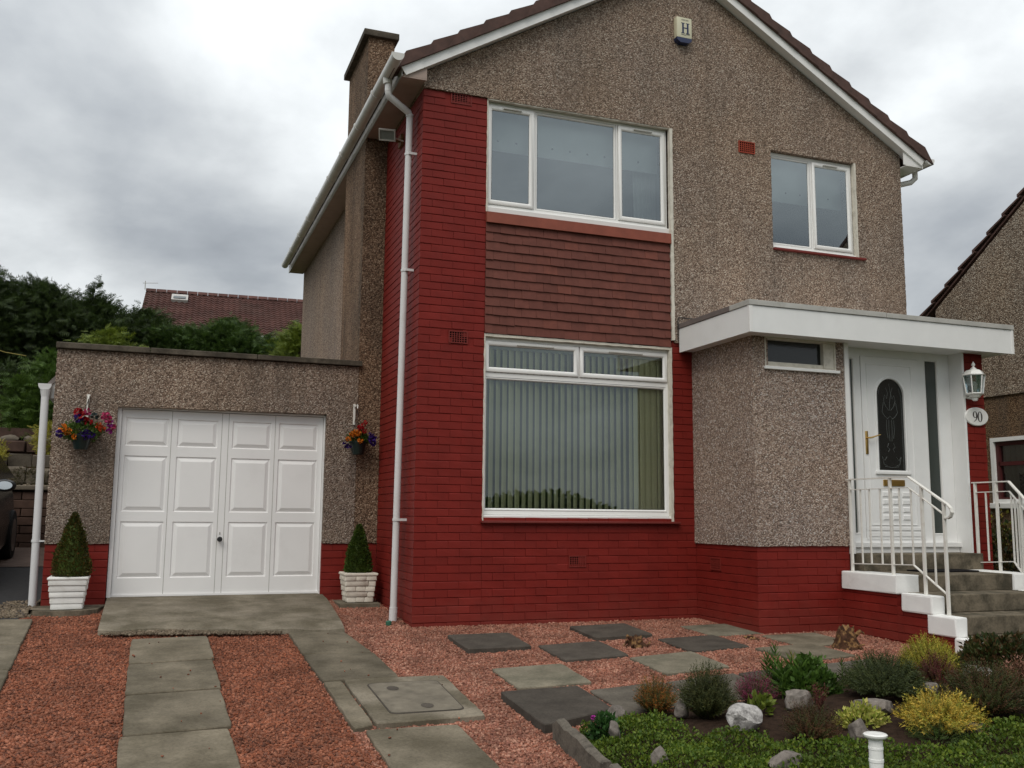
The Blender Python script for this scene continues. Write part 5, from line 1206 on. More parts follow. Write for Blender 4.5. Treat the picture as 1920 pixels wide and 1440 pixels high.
# plants ------------------------------------------------------------------
def heather(name, cat, label, x, y, h, r, mats, n=520, sl=.5, spread=.9, sprig=(16, .16, .035), core=True, up=.9, grp=None, lean=(0, 0)):
    z = bedz(x, y)-.01; t = thing(name, label, cat, (x, y, z), grp)
    k = n; th = RNG.uniform(0, 2*math.pi, k); q = np.sqrt(RNG.uniform(0, 1, k)); el_ = q*spread*1.25
    D = np.stack([np.sin(el_)*np.cos(th)*r/h*1.25, np.sin(el_)*np.sin(th)*r/h*1.25, np.cos(el_)*up], 1); D[:, 0] += lean[0]; D[:, 1] += lean[1]
    Dn = D/np.linalg.norm(D, axis=1, keepdims=True)
    reach = 1/np.sqrt((Dn[:, 0]**2+Dn[:, 1]**2)/r**2+(Dn[:, 2]**2)/h**2)*RNG.uniform(.82, 1.10, k); L = sl*h*RNG.uniform(.7, 1.2, k)
    P = np.array([x, y, z])+Dn*np.maximum(reach-L, .01)[:, None]; Dd = Dn+RNG.normal(0, .16, (k, 3))+[0, 0, .15]
    ids = RNG.integers(0, len(mats), k); v, f = sprig_t(*sprig, .9, 7, .006)
    for i, m in enumerate(mats):
        s_ = ids == i
        if s_.any(): scatter('foliage', v, f, P[s_], Dd[s_], L[s_], m, t)
    st = MB()
    for i in range(16):
        j = RNG.integers(0, k); st.tube([(x+random.uniform(-.02, .02), y+random.uniform(-.02, .02), z-.01), tuple(np.array([x, y, z])+Dn[j]*reach[j]*.7)], [.004, .002], 4)
    st.build('stem', 'bark', t)
    return t
HG = 'heathers in the rockery bed'
heather('heather', 'heather', 'orange tipped heather at the left end of the bed', .82, -3.16, .26, .175, ['heather_orange', 'heather_orange', 'heather_green'], 620, grp=HG)
heather('heather', 'heather', 'tall dark green heather right of the orange tipped one', .95, -3.56, .35, .21, ['heather_green'], 820, .45, grp=HG)
heather('heather', 'heather', 'magenta flowered heather beside the small bright green plant', 1.43, -3.38, .25, .165, ['heather_magenta', 'heather_magenta', 'heather_green'], 430, .45, grp=HG)
heather('heather', 'heather', 'brown and purple heather in the middle front of the bed', 1.22, -4.22, .25, .19, ['heather_brown', 'heather_brown', 'heather_green'], 640, .45, grp=HG)
heather('heather', 'heather', 'large dark heather at the right behind the golden juniper', 2.36, -4.36, .34, .31, ['heather_green', 'heather_green', 'heather_brown'], 1500, .42, grp=HG)
heather('pink_shrub', 'shrub', 'pink tipped shrub at the right edge of the bed', 2.78, -4.22, .30, .17, ['leaf_pink', 'heather_brown'], 300, .5, sprig=(12, .2, .06))
heather('red_sprouts', 'plant', 'thin dark red upright sprouts behind the brown heather', 1.60, -3.80, .20, .08, ['leaf_red'], 60, .8, .5, sprig=(10, .12, .03))
heather('juniper', 'shrub', 'large blue green juniper in the middle of the bed', 2.18, -3.70, .29, .29, ['juniper_green'], 1300, .40, 1.0, sprig=(16, .2, .05))
heather('juniper', 'shrub', 'golden spreading juniper with long yellow shoots', 1.95, -4.42, .25, .27, ['juniper_gold', 'juniper_gold', 'juniper_gold', 'gold_ball'], 520, .62, 1.05, sprig=(18, .20, .055))
heather('low_juniper', 'shrub', 'low green juniper growing under the golden one', 1.84, -4.52, .13, .17, ['leaf_bright', 'juniper_green'], 500, .4, 1.1, sprig=(14, .22, .05))
heather('golden_cypress', 'shrub', 'rounded golden yellow cypress below the white coping blocks', 2.78, -3.46, .32, .225, ['gold_ball', 'gold_ball', 'gold_ball'], 1500, .26, 1.15, sprig=(14, .30, .06))
heather('red_berberis', 'shrub', 'dark red leaved shrub in front of the golden cypress', 2.64, -3.68, .24, .17, ['leaf_red', 'heather_brown'], 340, .4, sprig=(12, .2, .07))
def leafy(name, cat, label, x, y, h, rx, ry, mat, n, s0, s1, stems=6, hollow=.35, zb=None, dome=True):
    z = bedz(x, y) if zb is None else zb; t = thing(name, label, cat, (x, y, z)); u = RNG.normal(size=(n, 3)); u[:, 2] = abs(u[:, 2]); u /= np.linalg.norm(u, axis=1, keepdims=True)
    lump = 1+.16*np.sin(u[:, 0]*7+x*9)*np.sin(u[:, 1]*8+y*5)+.08*np.sin(u[:, 2]*15+x*3)
    P = np.array([x, y, z])+u*(RNG.uniform(hollow, 1, n)**.6*lump)[:, None]*np.array([rx, ry, h]); D = u+RNG.normal(0, .55, (n, 3))+[0, 0, .3]
    scatter('foliage', *LEAF, P, D, RNG.uniform(s0, s1, n), mat, t); st = MB()
    for i in range(stems): a = random.uniform(0, 6.28); st.tube([(x, y, z-.02), (x+.5*rx*math.cos(a), y+.5*ry*math.sin(a), z+h*.6)], [.007, .003], 5)
    st.build('stem', 'bark', t); return t
leafy('azalea', 'shrub', 'dark bushy shrub with bronze tips in front of the lowest step', 3.32, -3.62, .28, .42, .28, 'leaf_bronze', 5200, .026, .05, 10)
leafy('green_perennial', 'plant', 'small bright green leafed plant behind the white rock', 1.27, -3.66, .11, .085, .07, 'leaf_lime', 90, .04, .065, 3)
leafy('variegated_plant', 'plant', 'low variegated yellow plant behind the white post', 1.66, -4.10, .11, .16, .11, 'leaf_variegated', 620, .02, .036, 4)
leafy('dark_shrub', 'shrub', 'dark green shrub with yellow tips behind the lily leaves', 1.90, -3.32, .24, .20, .16, 'leaf_lily', 1500, .025, .05, 6)
leafy('geranium', 'plant', 'dark leaved geranium at the left corner of the bed', .25, -3.58, .13, .09, .08, 'leaf_ground_dark', 420, .025, .045, 4)
gz = bedz(.42, -3.38)
tag(scatter('geranium_flower', [(0, 0, 0), (.5, .15, .8), (0, 0, 1), (-.5, .15, .8)], [(0, 1, 2), (0, 2, 3)], np.array([.17, -3.60, gz+.12])+RNG.normal(0, .005, (8, 3)), RNG.normal(size=(8, 3)), np.full(8, .017), 'flower_magenta'), 'single magenta flower at the left corner of the bed', 'flower')
# lily leaves: long strap leaves up a stem
def lily(x, y, h, n, L, mat, label, stems=1, r=.0):
    z = bedz(x, y); t = thing('lily', label, 'lily', (x, y, z), 'lilies in the bed'); P = []; D = []; S = []
    for s_ in range(stems):
        a0 = s_*2.4; sx, sy = x+r*math.cos(a0), y+r*math.sin(a0); hh = h*random.uniform(.8, 1.05); MB().tube([(sx, sy, z-.01), (sx, sy, z+hh)], [.006, .003], 5).build('stem', 'leaf_lily', t)
        for i in range(n):
            k = i/n; a = i*2.4; P.append((sx, sy, z+hh*(.12+.86*k))); D.append((math.cos(a), math.sin(a), .35+1.6*k*k)); S.append(L*(1.15-.6*k)*random.uniform(.8, 1.1))
    scatter('leaf', [(0, 0, 0), (.085, .02, .4), (.0, -.05, 1), (-.085, .02, .4)], [(0, 1, 2), (0, 2, 3)], np.array(P), np.array(D), np.array(S), mat, t)
lily(1.71, -3.16, .33, 50, .11, 'leaf_lily', 'tallest lily stem standing over the gravel edge', 2, .03)
lily(1.80, -3.26, .24, 28, .17, 'leaf_lily', 'clump of broad arching lily leaves behind the magenta heather', 5, .09)
lily(1.93, -3.20, .26, 26, .10, 'leaf_lily_yellow', 'yellowish lily stems right of the arching clump', 3, .07)
lily(2.26, -3.20, .24, 34, .07, 'juniper_green', 'thin dark spiky stem above the juniper', 1)
# ground cover along the front of the bed
GC = [(.03, -3.62), (.2, -3.36), (.36, -3.28), (.55, -3.26), (.64, -3.45), (.64, -3.86), (.80, -3.99), (1.0, -4.08), (1.06, -4.32), (1.26, -4.36), (1.37, -4.46), (1.52, -4.60), (1.74, -4.72), (2.05, -4.62), (2.34, -4.58), (3.0, -4.5), (4.2, -4.2), (4.2, -5.6), (-.02, -5.6)]
n = 120000; x = RNG.uniform(-.02, 4.2, n); y = RNG.uniform(-5.6, -3.15, n); k = inpoly(x, y, GC); x, y = x[k], y[k]
bz = np.vectorize(bedz)
gx = np.arange(.0, 4.4, .05); gy_ = np.arange(-5.8, -3.0, .05); ZG = np.array([[bedz(a, b_) for a in gx] for b_ in gy_])
def bzi(x, y):
    i = np.clip((x-gx[0])/.05, 0, len(gx)-1.001); j = np.clip((y-gy_[0])/.05, 0, len(gy_)-1.001); i0 = i.astype(int); j0 = j.astype(int); a, b_ = i-i0, j-j0
    return ZG[j0, i0]*(1-a)*(1-b_)+ZG[j0, i0+1]*a*(1-b_)+ZG[j0+1, i0]*(1-a)*b_+ZG[j0+1, i0+1]*a*b_
lump = .045+.04*np.sin(x*9+1.3*np.sin(y*7))*np.sin(y*11+x*3)+.02*np.sin(x*23)*np.sin(y*19)
z = bzi(x, y)+np.maximum(lump, .006)*RNG.uniform(.25, 1.15, len(x)); D = RNG.normal(0, .8, (len(x), 3)); D[:, 2] = abs(D[:, 2])+.25
tag(scatter('ground_cover', *LEAF, np.stack([x, y, z], 1), D, RNG.uniform(.012, .027, len(x)), 'leaf_ground'), 'bright green creeping ground cover along the front edge of the bed', None, None, 'stuff')
# white post in front
wp = thing('white_post', 'white ribbed post with a flat round cap at the bottom of the photograph', 'post', (1.13, -4.84, -.43))
px_, py_ = 1.13, -4.84
MB().lathe([(.034, -.43), (.034, -.25), (.036, -.249), (.036, -.235), (.034, -.234), (.034, -.19), (.036, -.189), (.036, -.178), (.034, -.177), (.0335, -.135)], (px_, py_, 0), 24).build('tube', 'white_paint_masonry', wp, smooth=40)
MB().lathe([(.036, -.142), (.054, -.132), (.058, -.125), (.058, -.118), (.052, -.114), (.03, -.116)], (px_, py_, 0), 28).build('cap', 'sign_white', wp, smooth=40)

# ------------------------------------------------------------------ LEFT: car, wall, terraces
car = thing('parked_car', 'dark grey car at the left edge of the photograph on the next driveway', 'car', (-4.75, 4.0, .2))
cg = .1
def carx(xo): return -3.84-xo
secs = [(1.75, .42, .66, .50), (1.95, .28, .80, .66), (2.3, .24, .88, .82), (2.9, .22, .96, .88), (3.25, .22, 1.02, .88), (4.4, .22, 1.04, .88), (5.4, .24, 1.02, .86), (5.9, .30, .95, .80), (6.05, .42, .80, .70)]
cb = MB(); L = []
for (y, zb, zt, hw) in secs:
    gg_ = g(-4.7, min(y, 6.1)); cxm = -4.90
    for (sx, zz_) in ((-1, .0), (-1.03, .35), (-.99, .75), (-.90, 1.0), (.0, 1.04), (.90, 1.0), (.99, .75), (1.03, .35), (1, .0)): L.append((cxm+sx*hw, y, gg_+zb+(zt-zb)*zz_))
cb.add(L, [(i*9+j, i*9+j+1, (i+1)*9+j+1, (i+1)*9+j) for i in range(len(secs)-1) for j in range(8)]+[tuple(range(9)), tuple(range(72, 81))])
cb.build('body', 'car_paint', car, smooth=35)
L = []; cs = [(3.05, .72, .0), (3.65, .66, .40), (4.3, .62, .46), (5.2, .62, .42), (5.85, .70, .0)]
for y, hw, hh in cs:
    gg_ = g(-4.7, min(y, 6.1))+1.02
    for sx, k in ((-1.15, 0), (-1, hh), (1, hh), (1.15, 0)): L.append((-4.90+sx*hw, y, gg_+k))
MB().add(L, [(i*4+j, i*4+j+1, (i+1)*4+j+1, (i+1)*4+j) for i in range(4) for j in range(3)]).build('cabin', 'dark_glass', car, smooth=30)
for wy_ in (2.62, 5.25):
    for sx in (-4.08, -5.72):
        zz_ = g(-4.7, min(wy_, 6))+.31; w = MB().lathe([(.31, -.09), (.32, -.06), (.32, .06), (.31, .09)], (sx, wy_, zz_), 28, 'x').build('wheel', 'tyre', car, smooth=40)
        MB().lathe([(.21, -.095), (.20, -.06), (.20, .06), (.21, .095)], (sx, wy_, zz_), 20, 'x').build('rim', 'alloy', w)
for sx in (-1, 1): MB().rbox(-4.90+sx*.50-.14, -4.90+sx*.50+.14, 1.80, 2.0, cg+.60, cg+.74, .02).build('headlight', 'headlamp', car)
mr = MB().lathe([(.03, -.055), (.075, -.04), (.09, .0), (.085, .035)], (0, 0, 0), 16, 'y'); mr.v = [(-3.90+a*1.35, 3.42+c, g(-4.7, 3.4)+1.05+d*.78) for a, c, d in mr.v]; mr = mr.build('wing_mirror', 'dark_plastic', car, smooth=50)
MB().lathe([(.068, -.058), (.068, -.0565)], (0, 0, 0), 16, 'y')
b = MB().lathe([(.06, -.0), (.06, .001)], (0, 0, 0), 16, 'y'); b.v = [(-3.895+a*1.35, 3.363+c, g(-4.7, 3.4)+1.052+d*.78) for a, c, d in b.v]; b.build('mirror_face', 'mirror_glass', mr)
MB().box(-4.1, -3.97, 3.43, 3.47, g(-4.7, 3.4)+.98, g(-4.7, 3.4)+1.03).build('mirror_arm', 'dark_plastic', car)
# low dark wall behind the car, pieces in courses
lw = thing('garden_wall', 'low dark block wall across the end of the next driveway', 'wall', (-5, 6.5, .4))
zb_ = g(-4.5, 6.2); x = -9.0; MB().box(-9.0, -3.3, 6.42, 6.7, zb_-.4, zb_+.84).build('core', 'soil', lw)
for r in range(7):
    x = -6.2+(.22 if r % 2 else 0)
    while x < -3.35: MB().rbox(x, x+.42, 6.38, 6.5, zb_+r*.12-.02, zb_+r*.12+.092, .012, .004).build('block', 'sleeper_wood', lw); x += .43
MB().rbox(-9, -3.3, 6.33, 6.72, zb_+.835, zb_+.90, .015).build('coping', 'sandstone_block', lw)
# terraces climbing behind it
tr = MB(); bank = thing('rockery_terrace', 'stepped rockery bank of sandstone blocks and timber risers behind the low wall', 'rockery', (-5, 8.5, 1.2))
lev = [(6.7, 1.28), (7.9, 1.62), (8.7, 1.86), (9.4, 2.1), (10.2, 2.38), (11.0, 2.75), (12.2, 3.1)]
for i, (y, z) in enumerate(lev):
    yn = lev[i+1][0] if i < len(lev)-1 else 15
    MB().box(-11, -3.2 if y < 9 else -1.0, y, yn, .2, z).build('bank', 'earth_bank', bank)
    if i in (1, 2):
        x = -6.5
        while x < -3.3:
            w = random.uniform(.28, .45); MB().rbox(x, x+w-.015, y-.12, y+.04, z-.27, z-.02+random.uniform(-.02, .02), .03, .012).build('stone_block', 'sandstone_block', bank); x += w
    elif i > 2 and i < 6:
        x = -6.9+random.uniform(0, .5)
        for k in range(3): MB().rbox(x+k*1.25, x+k*1.25+1.22, y-.08, y+.02, z-.17, z+.01, .012, .006).build('timber_riser', 'sleeper_wood', bank)
    elif i == 6:
        for k in range(8): MB().rbox(-6.6+k*.42, -6.6+k*.42+.40, y-.15, y+.05, z-.30, z+.02, .03, .012).build('stone_block', 'sandstone_block', bank)
tag(stones('terrace_gravel', [(-7, 6.75), (-3.2, 6.75), (-3.2, 7.8), (-7, 7.8)], 500, .04, .07, 'stones_buff', zfun=lambda x, y: np.full(len(x), 1.285)), 'buff gravel on the lowest terrace behind the low wall')
def bushy(name, cat, label, x, y, z, h, rx, ry, mat, n, s0, s1, grp=None, tmpl=None, core=None):
    t = thing(name, label, cat, (x, y, z), grp); u = RNG.normal(size=(n, 3)); u /= np.linalg.norm(u, axis=1, keepdims=True)
    lump = 1+.20*np.sin(u[:, 0]*5+x*9)*np.sin(u[:, 1]*6+y*5)+.12*np.sin(u[:, 2]*9+x*3+u[:, 0]*5)
    P = np.array([x, y, z+h*.5])+u*(RNG.uniform(.2, 1, n)**.45*lump)[:, None]*np.array([rx, ry, h*.52]); D = u*[1, 1, .6]+RNG.normal(0, .45, (n, 3))+[0, 0, .25]
    v, f = tmpl or LEAF; scatter('foliage', v, f, P, D, RNG.uniform(s0, s1, n), mat, t); st = MB().tube([(x, y, z-.1), (x, y, z+h*.7)], [.04, .015], 6); st.build('stem', 'bark', t); return t
bushy('conifer_bush', 'shrub', 'dark blue green conifer bush on the upper terrace at the left edge', -5.12, 11.4, 2.55, 1.15, .38, .35, 'leaf_cypress_dark', 2600, .07, .13, tmpl=frond_t())
bushy('golden_bush', 'shrub', 'yellow green bush on the terrace right beside the left downpipe', -3.95, 8.9, 1.80, .62, .30, .26, 'gold_ball', 1100, .06, .11, tmpl=frond_t(5))
bushy('golden_bush', 'shrub', 'small golden bush at the far left above the car mirror', -4.80, 8.3, 1.62, .42, .26, .24, 'gold_ball', 800, .05, .09, tmpl=frond_t(5))
bushy('green_bush', 'shrub', 'small green bush in the stone terrace above the car mirror', -4.15, 7.8, 1.22, .38, .26, .2, 'leaf_bronze', 700, .05, .09, tmpl=frond_t(5))
for i in range(7):
    x = -6.2+i*.37; bm = bmesh.new(); bmesh.ops.create_icosphere(bm, subdivisions=2, radius=1)
    for v in bm.verts: v.co = Vector((x+v.co.x*.16*random.uniform(.7, 1.15), 9.85+v.co.y*.14, 2.16+v.co.z*.085*random.uniform(.6, 1.2)))
    MB().bm(bm).build('boulder', 'sandstone_block', bank, smooth=50)
tag(MB().tube([(-6.6, 12.0, 4.42), (-5.6, 12.0, 4.12), (-5.2, 12.1, 4.02), (-4.85, 12.3, 4.0)], .008, 5).build('cord', 'yellow_cord'), 'yellow cord strung between the trees at the left edge', 'cord')

# ------------------------------------------------------------------ TREES behind the garage
FR = frond_t(5, .40, 3); FR2 = frond_t(6, .42, 9)
def conifer(name, label, x, y, zb, h, r, mat, n, s0=.15, s1=.31, shape='column', grp='evergreen trees behind the garage', leanx=0, droop=-.1, gaps=.25):
    t = thing(name, label, 'tree', (x, y, zb), grp); n = int(n*1.5)
    MB().tube([(x, y, zb-.3), (x+.05, y, zb+h*.4), (x+.02, y, zb+h*.86)], [.16, .10, .03], 8).build('trunk', 'bark', t)
    # boughs: clumps of sprays along upswept branches
    nb = max(40, n//46); P = []; D = []
    hb = RNG.beta(1.25, 1.05, nb); th = RNG.uniform(0, 2*math.pi, nb)
    for i in range(nb):
        k = hb[i]; rad = r*(1.0-.55*max(0, k-.45)/.55 if shape == 'column' else math.sin(min(1, .12+k*.95)*math.pi)**.6)*random.uniform(.72, 1.12); m = n//nb
        base = np.array([x+leanx*k, y, zb+h*k*.95]); dr = np.array([math.cos(th[i]), math.sin(th[i]), random.uniform(.1, .75)])
        s_ = RNG.uniform(.35, 1.0, m)**.6; off = RNG.normal(0, 1, (m, 3))*np.array([.20, .20, .14])*r*.8
        P.append(base+dr*(s_*rad)[:, None]+off*s_[:, None]); D.append(dr*[1, 1, .5]+RNG.normal(0, .45, (m, 3))+[0, 0, droop])
    P = np.concatenate(P); D = np.concatenate(D); scatter('crown', *FR, P, D, RNG.uniform(s0, s1, len(P)), mat, t)
    return t
def core(x, y, z, rx, ry, rz, parent, mat='leaf_cypress_dark'):
    bm = bmesh.new(); bmesh.ops.create_icosphere(bm, subdivisions=3, radius=1); from mathutils import noise as mn
    for v in bm.verts: p = v.co*(1+.25*mn.noise(v.co*2.2+Vector((x, y, z)))); v.co = Vector((x+p.x*rx, y+p.y*ry, z+p.z*rz))
    MB().bm(bm).build('inner_crown', mat, parent)
ztree = 3.0
CT = [('dark_cypress', 'darkest tall cypress at the far left edge of the photograph', -6.3, 15.0, 2.9, 3.5, 1.35, 'leaf_cypress_dark', 9000, 'dome'),
      ('dark_cypress', 'dark cypress with hooked shoot tips, second from the left edge', -5.0, 15.6, 2.9, 3.35, 1.2, 'leaf_cypress_dark', 8500, 'dome'),
      ('cypress', 'cypress with one feathery shoot standing above its crown', -3.85, 16.0, 2.9, 3.15, 1.15, 'leaf_cypress_dark', 8000, 'dome'),
      ('cypress', 'ragged cypress just left of the red tiled roof', -2.75, 16.2, 2.9, 2.95, 1.1, 'leaf_cypress_dark', 7500, 'dome'),
      ('cypress', 'mid green cypress below the skylight of the red roof', -1.7, 16.0, 2.9, 2.55, 1.1, 'leaf_cypress_mid', 7500, 'dome'),
      ('cypress', 'rounded mid green cypress in front of the middle of the red roof', -.75, 15.9, 2.9, 2.85, 1.0, 'leaf_cypress_mid', 7500, 'dome'),
      ('cypress', 'lower dark cypress left of the house wall', .25, 16.3, 2.8, 2.55, 1.0, 'leaf_cypress_dark', 6500, 'dome'),
      ('cypress', 'green cypress partly hidden by the house wall', 1.15, 15.6, 2.8, 2.85, .95, 'leaf_cypress_mid', 6500, 'dome')]
for nm, lb, x, y, zb, h, r, m, n, sh in CT:
    t = conifer(nm, lb, x, y, zb, h, r, m, n, shape=sh); core(x, y, zb+h*.42, r*.72, r*.6, h*.42, t)
# feathery leading shoots
sh_ = [o for o in COL.objects if o.get('label', '').startswith('cypress with one feathery')][0]
k = 60; tt = RNG.uniform(0, 1, k); P = np.stack([-3.90+.12*tt**2, np.full(k, 15.7), 5.95+tt*.62], 1); D = np.stack([RNG.choice([-1, 1], k)*RNG.uniform(.5, 1, k), RNG.normal(0, .3, k), RNG.uniform(.1, .8, k)], 1)
scatter('shoot', *FR2, P, D, RNG.uniform(.14, .36, k)*(1.15-tt), 'leaf_cypress_dark', sh_)
t = conifer('bright_shrub', 'bright green bush rising behind the left end of the garage', -4.15, 11.0, 1.7, 2.15, .78, 'leaf_bright', 5200, .12, .26, 'dome', None); core(-4.15, 11.0, 2.75, .5, .45, .85, t)
t = conifer('lime_shrub', 'yellow green bush peeping over the left part of the garage parapet', -3.3, 11.5, 2.0, 2.50, .85, 'leaf_lime', 3500, .12, .24, 'dome', None); core(-3.3, 11.5, 3.2, .5, .45, .85, t)
t = conifer('lime_shrub', 'bright yellow green bush against the house wall above the garage parapet', 0.65, 13.4, 2.2, 3.10, .80, 'leaf_lime', 3500, .12, .24, 'dome', None); core(.8, 13.4, 3.3, .5, .45, 1.0, t)

# ------------------------------------------------------------------ FAR HOUSE on the rise
fh = thing('far_house', 'distant house with a long red tiled roof and one skylight beyond the trees', 'house', (2, 38, 8))
fy, ridz, fx0, fx1 = 37.0, 10.85, -3.15, 14.5; ez = 8.35; ey = 33.0; ROT = Matrix.Translation((0, fy, 0)) @ Matrix.Rotation(R(-3), 4, 'Z') @ Matrix.Translation((0, -fy, 0))
def fbuild(b, n, m, p=fh): return tf(b, ROT).build(n, m, p)
fbuild(MB().box(fx0+.3, fx1, ey+.4, fy+3.5, 3, ez), 'wall', 'far_wall')
fbuild(MB().prism([(ey+.5, ez-.1), (fy, ridz-.15), (fy+4, ez-.1)], 'x', fx0+.25, fx1), 'gable', 'far_wall')
rf2 = MB(); rf3 = MB(); nr_ = 17
for r in range(nr_):
    t0, t1 = r/nr_, (r+1.12)/nr_; ya, yb = ey+(fy-ey)*t0, ey+(fy-ey)*min(t1, 1); za, zb2 = ez+(ridz-ez)*t0, ez+(ridz-ez)*min(t1, 1); x = fx0
    while x < fx1:
        w = .25; b = rf2 if x < 4.6 else rf3; b.add([(x, ya, za+.07), (x+w*.5, ya-.02, za+.13), (x+w, ya, za+.06), (x, yb, zb2+.0), (x+w*.5, yb, zb2+.05), (x+w, yb, zb2)], [(0, 1, 4, 3), (1, 2, 5, 4)]); b.add([(x, ya, za-.02), (x+w, ya, za-.02), (x+w, ya, za+.06), (x+w*.5, ya-.02, za+.13), (x, ya, za+.07)], [(0, 1, 2, 3, 4)]); x += w
tag(fbuild(rf2, 'roof_tiles', 'far_tile_red'), kind='stuff'); tag(fbuild(rf3, 'roof_tiles', 'far_tile_brown'), kind='stuff')
fbuild(MB().prism([(ey+.2, ez), (fy, ridz), (fy+4, ez)], 'x', fx0+.05, fx1), 'roof', 'roof_tile_brown')
x = fx0
while x < fx1: fbuild(MB().prism([(fy-.14, ridz+.02), (fy, ridz+.17), (fy+.14, ridz+.02)], 'x', x, x+.43), 'ridge_tile', 'far_tile_red' if x < 4.6 else 'far_tile_brown'); x += .45
q = lambda t: (ey+(fy-ey)*t, ez+(ridz-ez)*t)
ya, za = q(.74); yb, zb2 = q(.89); nn = (.66*.0)
sk = fbuild(MB().add([(-2.0, ya-.12, za+.15), (-1.3, ya-.12, za+.15), (-1.3, yb-.12, zb2+.15), (-2.0, yb-.12, zb2+.15), (-2.0, ya, za), (-1.3, ya, za), (-1.3, yb, zb2), (-2.0, yb, zb2)], [(0, 1, 2, 3), (0, 1, 5, 4), (1, 2, 6, 5), (2, 3, 7, 6), (3, 0, 4, 7)]), 'skylight', 'far_wall')
fbuild(MB().add([(-1.92, ya-.05, za+.235), (-1.38, ya-.05, za+.235), (-1.38, yb-.19, zb2+.09), (-1.92, yb-.19, zb2+.09)], [(0, 1, 2, 3)]), 'pane', 'obscure_glass', sk)
fbuild(MB().box(fx0, fx1, ey-.12, ey-.02, ez-.05, ez+.06), 'gutter', 'upvc')
fbuild(MB().tube([(fx0-.05, fy, ridz+.1), (fx0-.05, fy, ridz+.5)], .02, 5).tube([(fx0-.15, fy-.2, ridz+.35), (fx0+.5, fy-.1, ridz+.42)], .012, 4), 'aerial', 'metal_grey')

# ------------------------------------------------------------------ NEIGHBOUR on the right
NX_ = 9.0; nb_ = thing('neighbour_house', 'neighbouring harled house at the right edge with a brown tiled verge and a maroon window', 'house', (11, 0, .2))
yb_ = 2.64; zr_ = lambda y: 4.18+.70*(yb_-y) if y > -2.1 else 4.18+.70*(yb_+2.1)-.70*(-2.1-y)
# gable wall in the plane x = NX_, with a window opening
wy0, wy1, wz0, wz1 = .55, 1.76, 1.17, 2.10
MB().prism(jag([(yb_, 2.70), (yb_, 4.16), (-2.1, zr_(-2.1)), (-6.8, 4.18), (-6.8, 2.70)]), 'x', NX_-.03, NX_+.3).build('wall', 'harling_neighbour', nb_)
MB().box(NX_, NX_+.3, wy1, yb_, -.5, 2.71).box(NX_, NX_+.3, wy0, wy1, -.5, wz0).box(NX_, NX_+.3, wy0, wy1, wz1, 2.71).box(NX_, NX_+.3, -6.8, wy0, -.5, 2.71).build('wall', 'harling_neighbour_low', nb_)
MB().box(NX_+.3, 17, 2.3, yb_-.005, -.5, 4.2).box(NX_+.3, 17, -6.8, -6.5, -.5, 4.2).build('wall', 'harling_neighbour', nb_)
MB().prism([(yb_+.24, 4.07), (-2.1, zr_(-2.1)+.045), (-7.1, 4.0), (-7.1, 4.1), (-2.1, zr_(-2.1)+.09), (yb_+.24, 4.10)], 'x', NX_-.02, 17).build('roof', 'roof_tile_brown', nb_)
for k in range(17):
    s0_ = k*.345; ya = yb_+.34-s0_*.82; za = 4.06+s0_*.574
    MB().prism([(ya, za+.025), (ya-.335, za+.218), (ya-.335, za+.240), (ya, za+.065)], 'x', NX_-.055-.004*(k % 2), NX_+.3).build('roof_tile', 'roof_tile_brown', nb_)
w = MB().ring(wy0, wy1, wz0, wz1, [(0, NX_+.12), (0, NX_-.014), (.055, NX_-.014), (.055, NX_+.12)], ax='x').build('window', 'white_paint_masonry', nb_)
MB().ring(wy0+.055, wy1-.055, wz0+.02, wz1-.055, [(0, NX_+.09), (0, NX_+.03), (.06, NX_+.03), (.06, NX_+.09)], ax='x').box(NX_+.03, NX_+.09, wy0+.1, wy1-.1, 1.70, 1.755).box(NX_+.03, NX_+.09, 1.08, 1.13, wz0+.05, 1.70).build('frame', 'maroon_paint', w)
MB().add([(NX_+.07, wy0+.06, wz0+.03), (NX_+.07, wy1-.06, wz0+.03), (NX_+.07, wy1-.06, wz1-.06), (NX_+.07, wy0+.06, wz1-.06)], [(3, 2, 1, 0)]).build('pane', 'window_glass_low', w)
MB().rbox(NX_-.07, NX_+.08, wy0-.08, wy1+.08, wz0-.075, wz0-.0, .008).build('sill', 'white_paint_masonry', w)
MB().box(NX_+1.2, NX_+1.3, wy0-1, wy1+1, .4, 2.5).box(NX_+.3, NX_+1.2, wy0-1, wy1+1, 2.4, 2.5).build('inner_wall', 'interior_wall', nb_)
# scalloped net curtain
nc = MB(); N_ = 60
def cz(k, base, amp, per): return base-amp*abs(math.sin(math.pi*k/per))
for k in range(N_):
    ya, yb2 = wy0+.12+(wy1-wy0-.24)*k/N_, wy0+.12+(wy1-wy0-.24)*(k+1)/N_; xo = NX_+.098+.009*math.sin(k*1.1); xo2 = NX_+.098+.012*math.sin((k+1)*1.1)
    nc.add([(xo, ya, 2.0), (xo2, yb2, 2.0), (xo2, yb2, cz(k+1, 1.60, .035, 4)), (xo, ya, cz(k, 1.60, .035, 4))], [(0, 1, 2, 3)])
    if k < 16 or k > 44: nc.add([(xo+.02, ya, 1.60), (xo2+.02, yb2, 1.60), (xo2+.02, yb2, 1.22), (xo+.02, ya, 1.22)], [(0, 1, 2, 3)])
tag(nc.build('net_curtain', 'net_curtain'), 'scalloped white net curtain in the maroon framed window', 'curtain')
MB().tube([(NX_-.12, yb_+.33, 4.05), (17, yb_+.33, 4.05)], .05, 8).build('gutter', 'metal_grey', nb_)
MB().tube([(NX_-.02, yb_+.33, 4.00), (NX_-.02, yb_+.33, 3.90), (NX_-.01, yb_+.24, 3.80), (NX_+.02, yb_+.07, 3.76), (NX_+.02, yb_+.06, 3.6), (NX_+.02, yb_+.06, .2)], .034, 10).build('downpipe', 'black_metal', nb_, smooth=50)
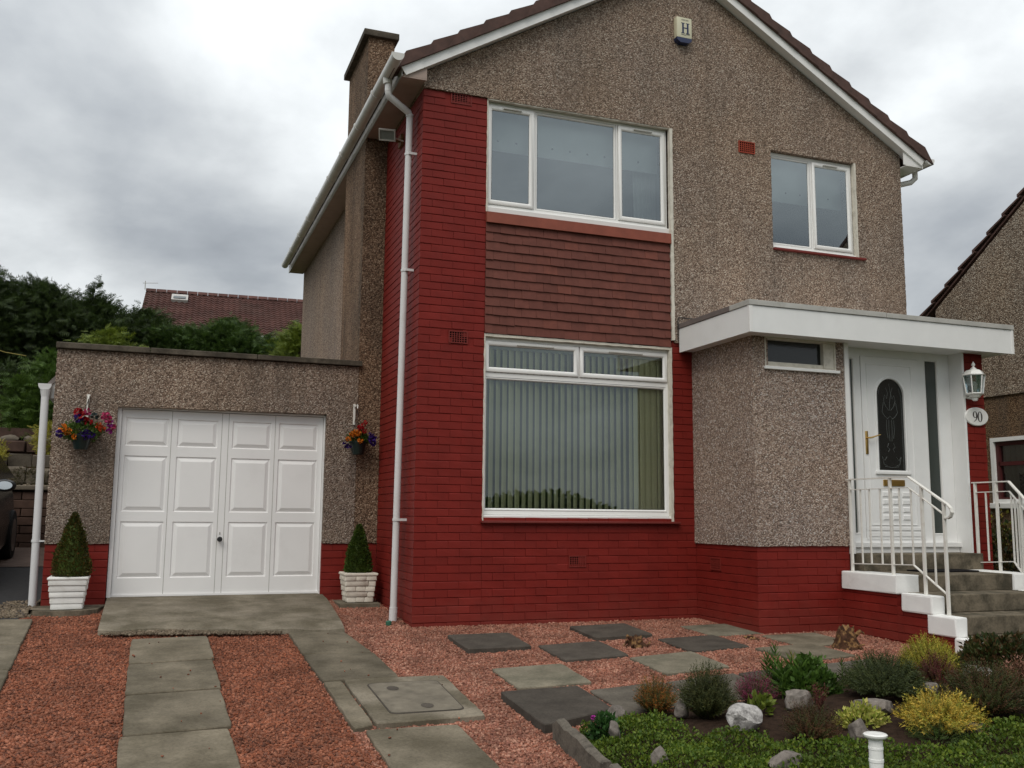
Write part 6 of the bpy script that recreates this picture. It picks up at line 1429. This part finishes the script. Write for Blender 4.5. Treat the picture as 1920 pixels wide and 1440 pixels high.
MB().box(NX_-.01, NX_+.2, yb_+.0, yb_+.18, 3.93, 3.99).build('eave_bracket', 'black_metal', nb_)
MB().rbox(NX_-.16, NX_-.03, yb_+.25, yb_+.42, 3.985, 4.075, .02).build('gutter_end', 'rock_white' if False else 'gutter_upvc', nb_)
leafy('boundary_shrub', 'shrub', 'green shrub seen between the right handrail bars', 6.9, -.3, 1.0, .42, .5, 'leaf_bronze', 2400, .04, .075, 8, zb=.0)
leafy('boundary_shrub', 'shrub', 'olive shrub with orange flecks by the neighbouring wall', 7.7, .5, .95, .5, .5, 'leaf_lily_yellow', 1600, .04, .08, 8, zb=.0)

# ------------------------------------------------------------------ across the street (seen only as reflections in the glass)
for i, (x, y, h, r) in enumerate([(-9, -40, 1.2, 5.2), (0, -43, 1.5, 5.6), (9, -41, 1.0, 5.4), (19, -44, 1.7, 6), (30, -42, .9, 6), (41, -44, 1.6, 6.4), (-20, -42, .9, 6)]):
    n = 6000; u = RNG.normal(size=(n, 3)); u[:, 2] = abs(u[:, 2]); u /= np.linalg.norm(u, axis=1, keepdims=True); t = thing('street_tree', ['dark tree across the street, second from the left end of the row', 'broad dark tree across the street straight behind the camera', 'low dark tree across the street just right of the lamp post', 'tall dark tree across the street facing the porch', 'lowest dark tree across the street', 'dark tree across the street at the far right end of the row', 'dark tree across the street at the far left end of the row'][i], 'tree', (x, y, -1), 'trees across the street')
    P = np.array([x, y, -.8])+u*np.array([r, r*.6, h+1.2])*RNG.uniform(.55, 1.05, n)[:, None]; scatter('crown', *LEAF, P, u+RNG.normal(0, .6, (n, 3)), RNG.uniform(.25, .5, n), 'leaf_cypress_mid', t)
    core(x, y, .6, r*.8, r*.5, h*.75, t, 'leaf_cypress_dark'); MB().tube([(x, y, -1.2), (x, y, 1.5)], [.3, .2], 8).build('trunk', 'bark', t)
sl_ = thing('street_lamp', 'grey street lamp post across the street behind the camera', 'street lamp', (4.4, -21, -1))
MB().tube([(4.4, -21, -1.1), (4.4, -21, 5.2), (4.5, -21, 5.8), (5.2, -21, 6.1)], [.09, .06, .05, .04], 8).build('post', 'metal_grey', sl_); MB().rbox(5.1, 5.7, -21.1, -20.9, 6.05, 6.2, .03).build('lamp_head', 'metal_grey', sl_)
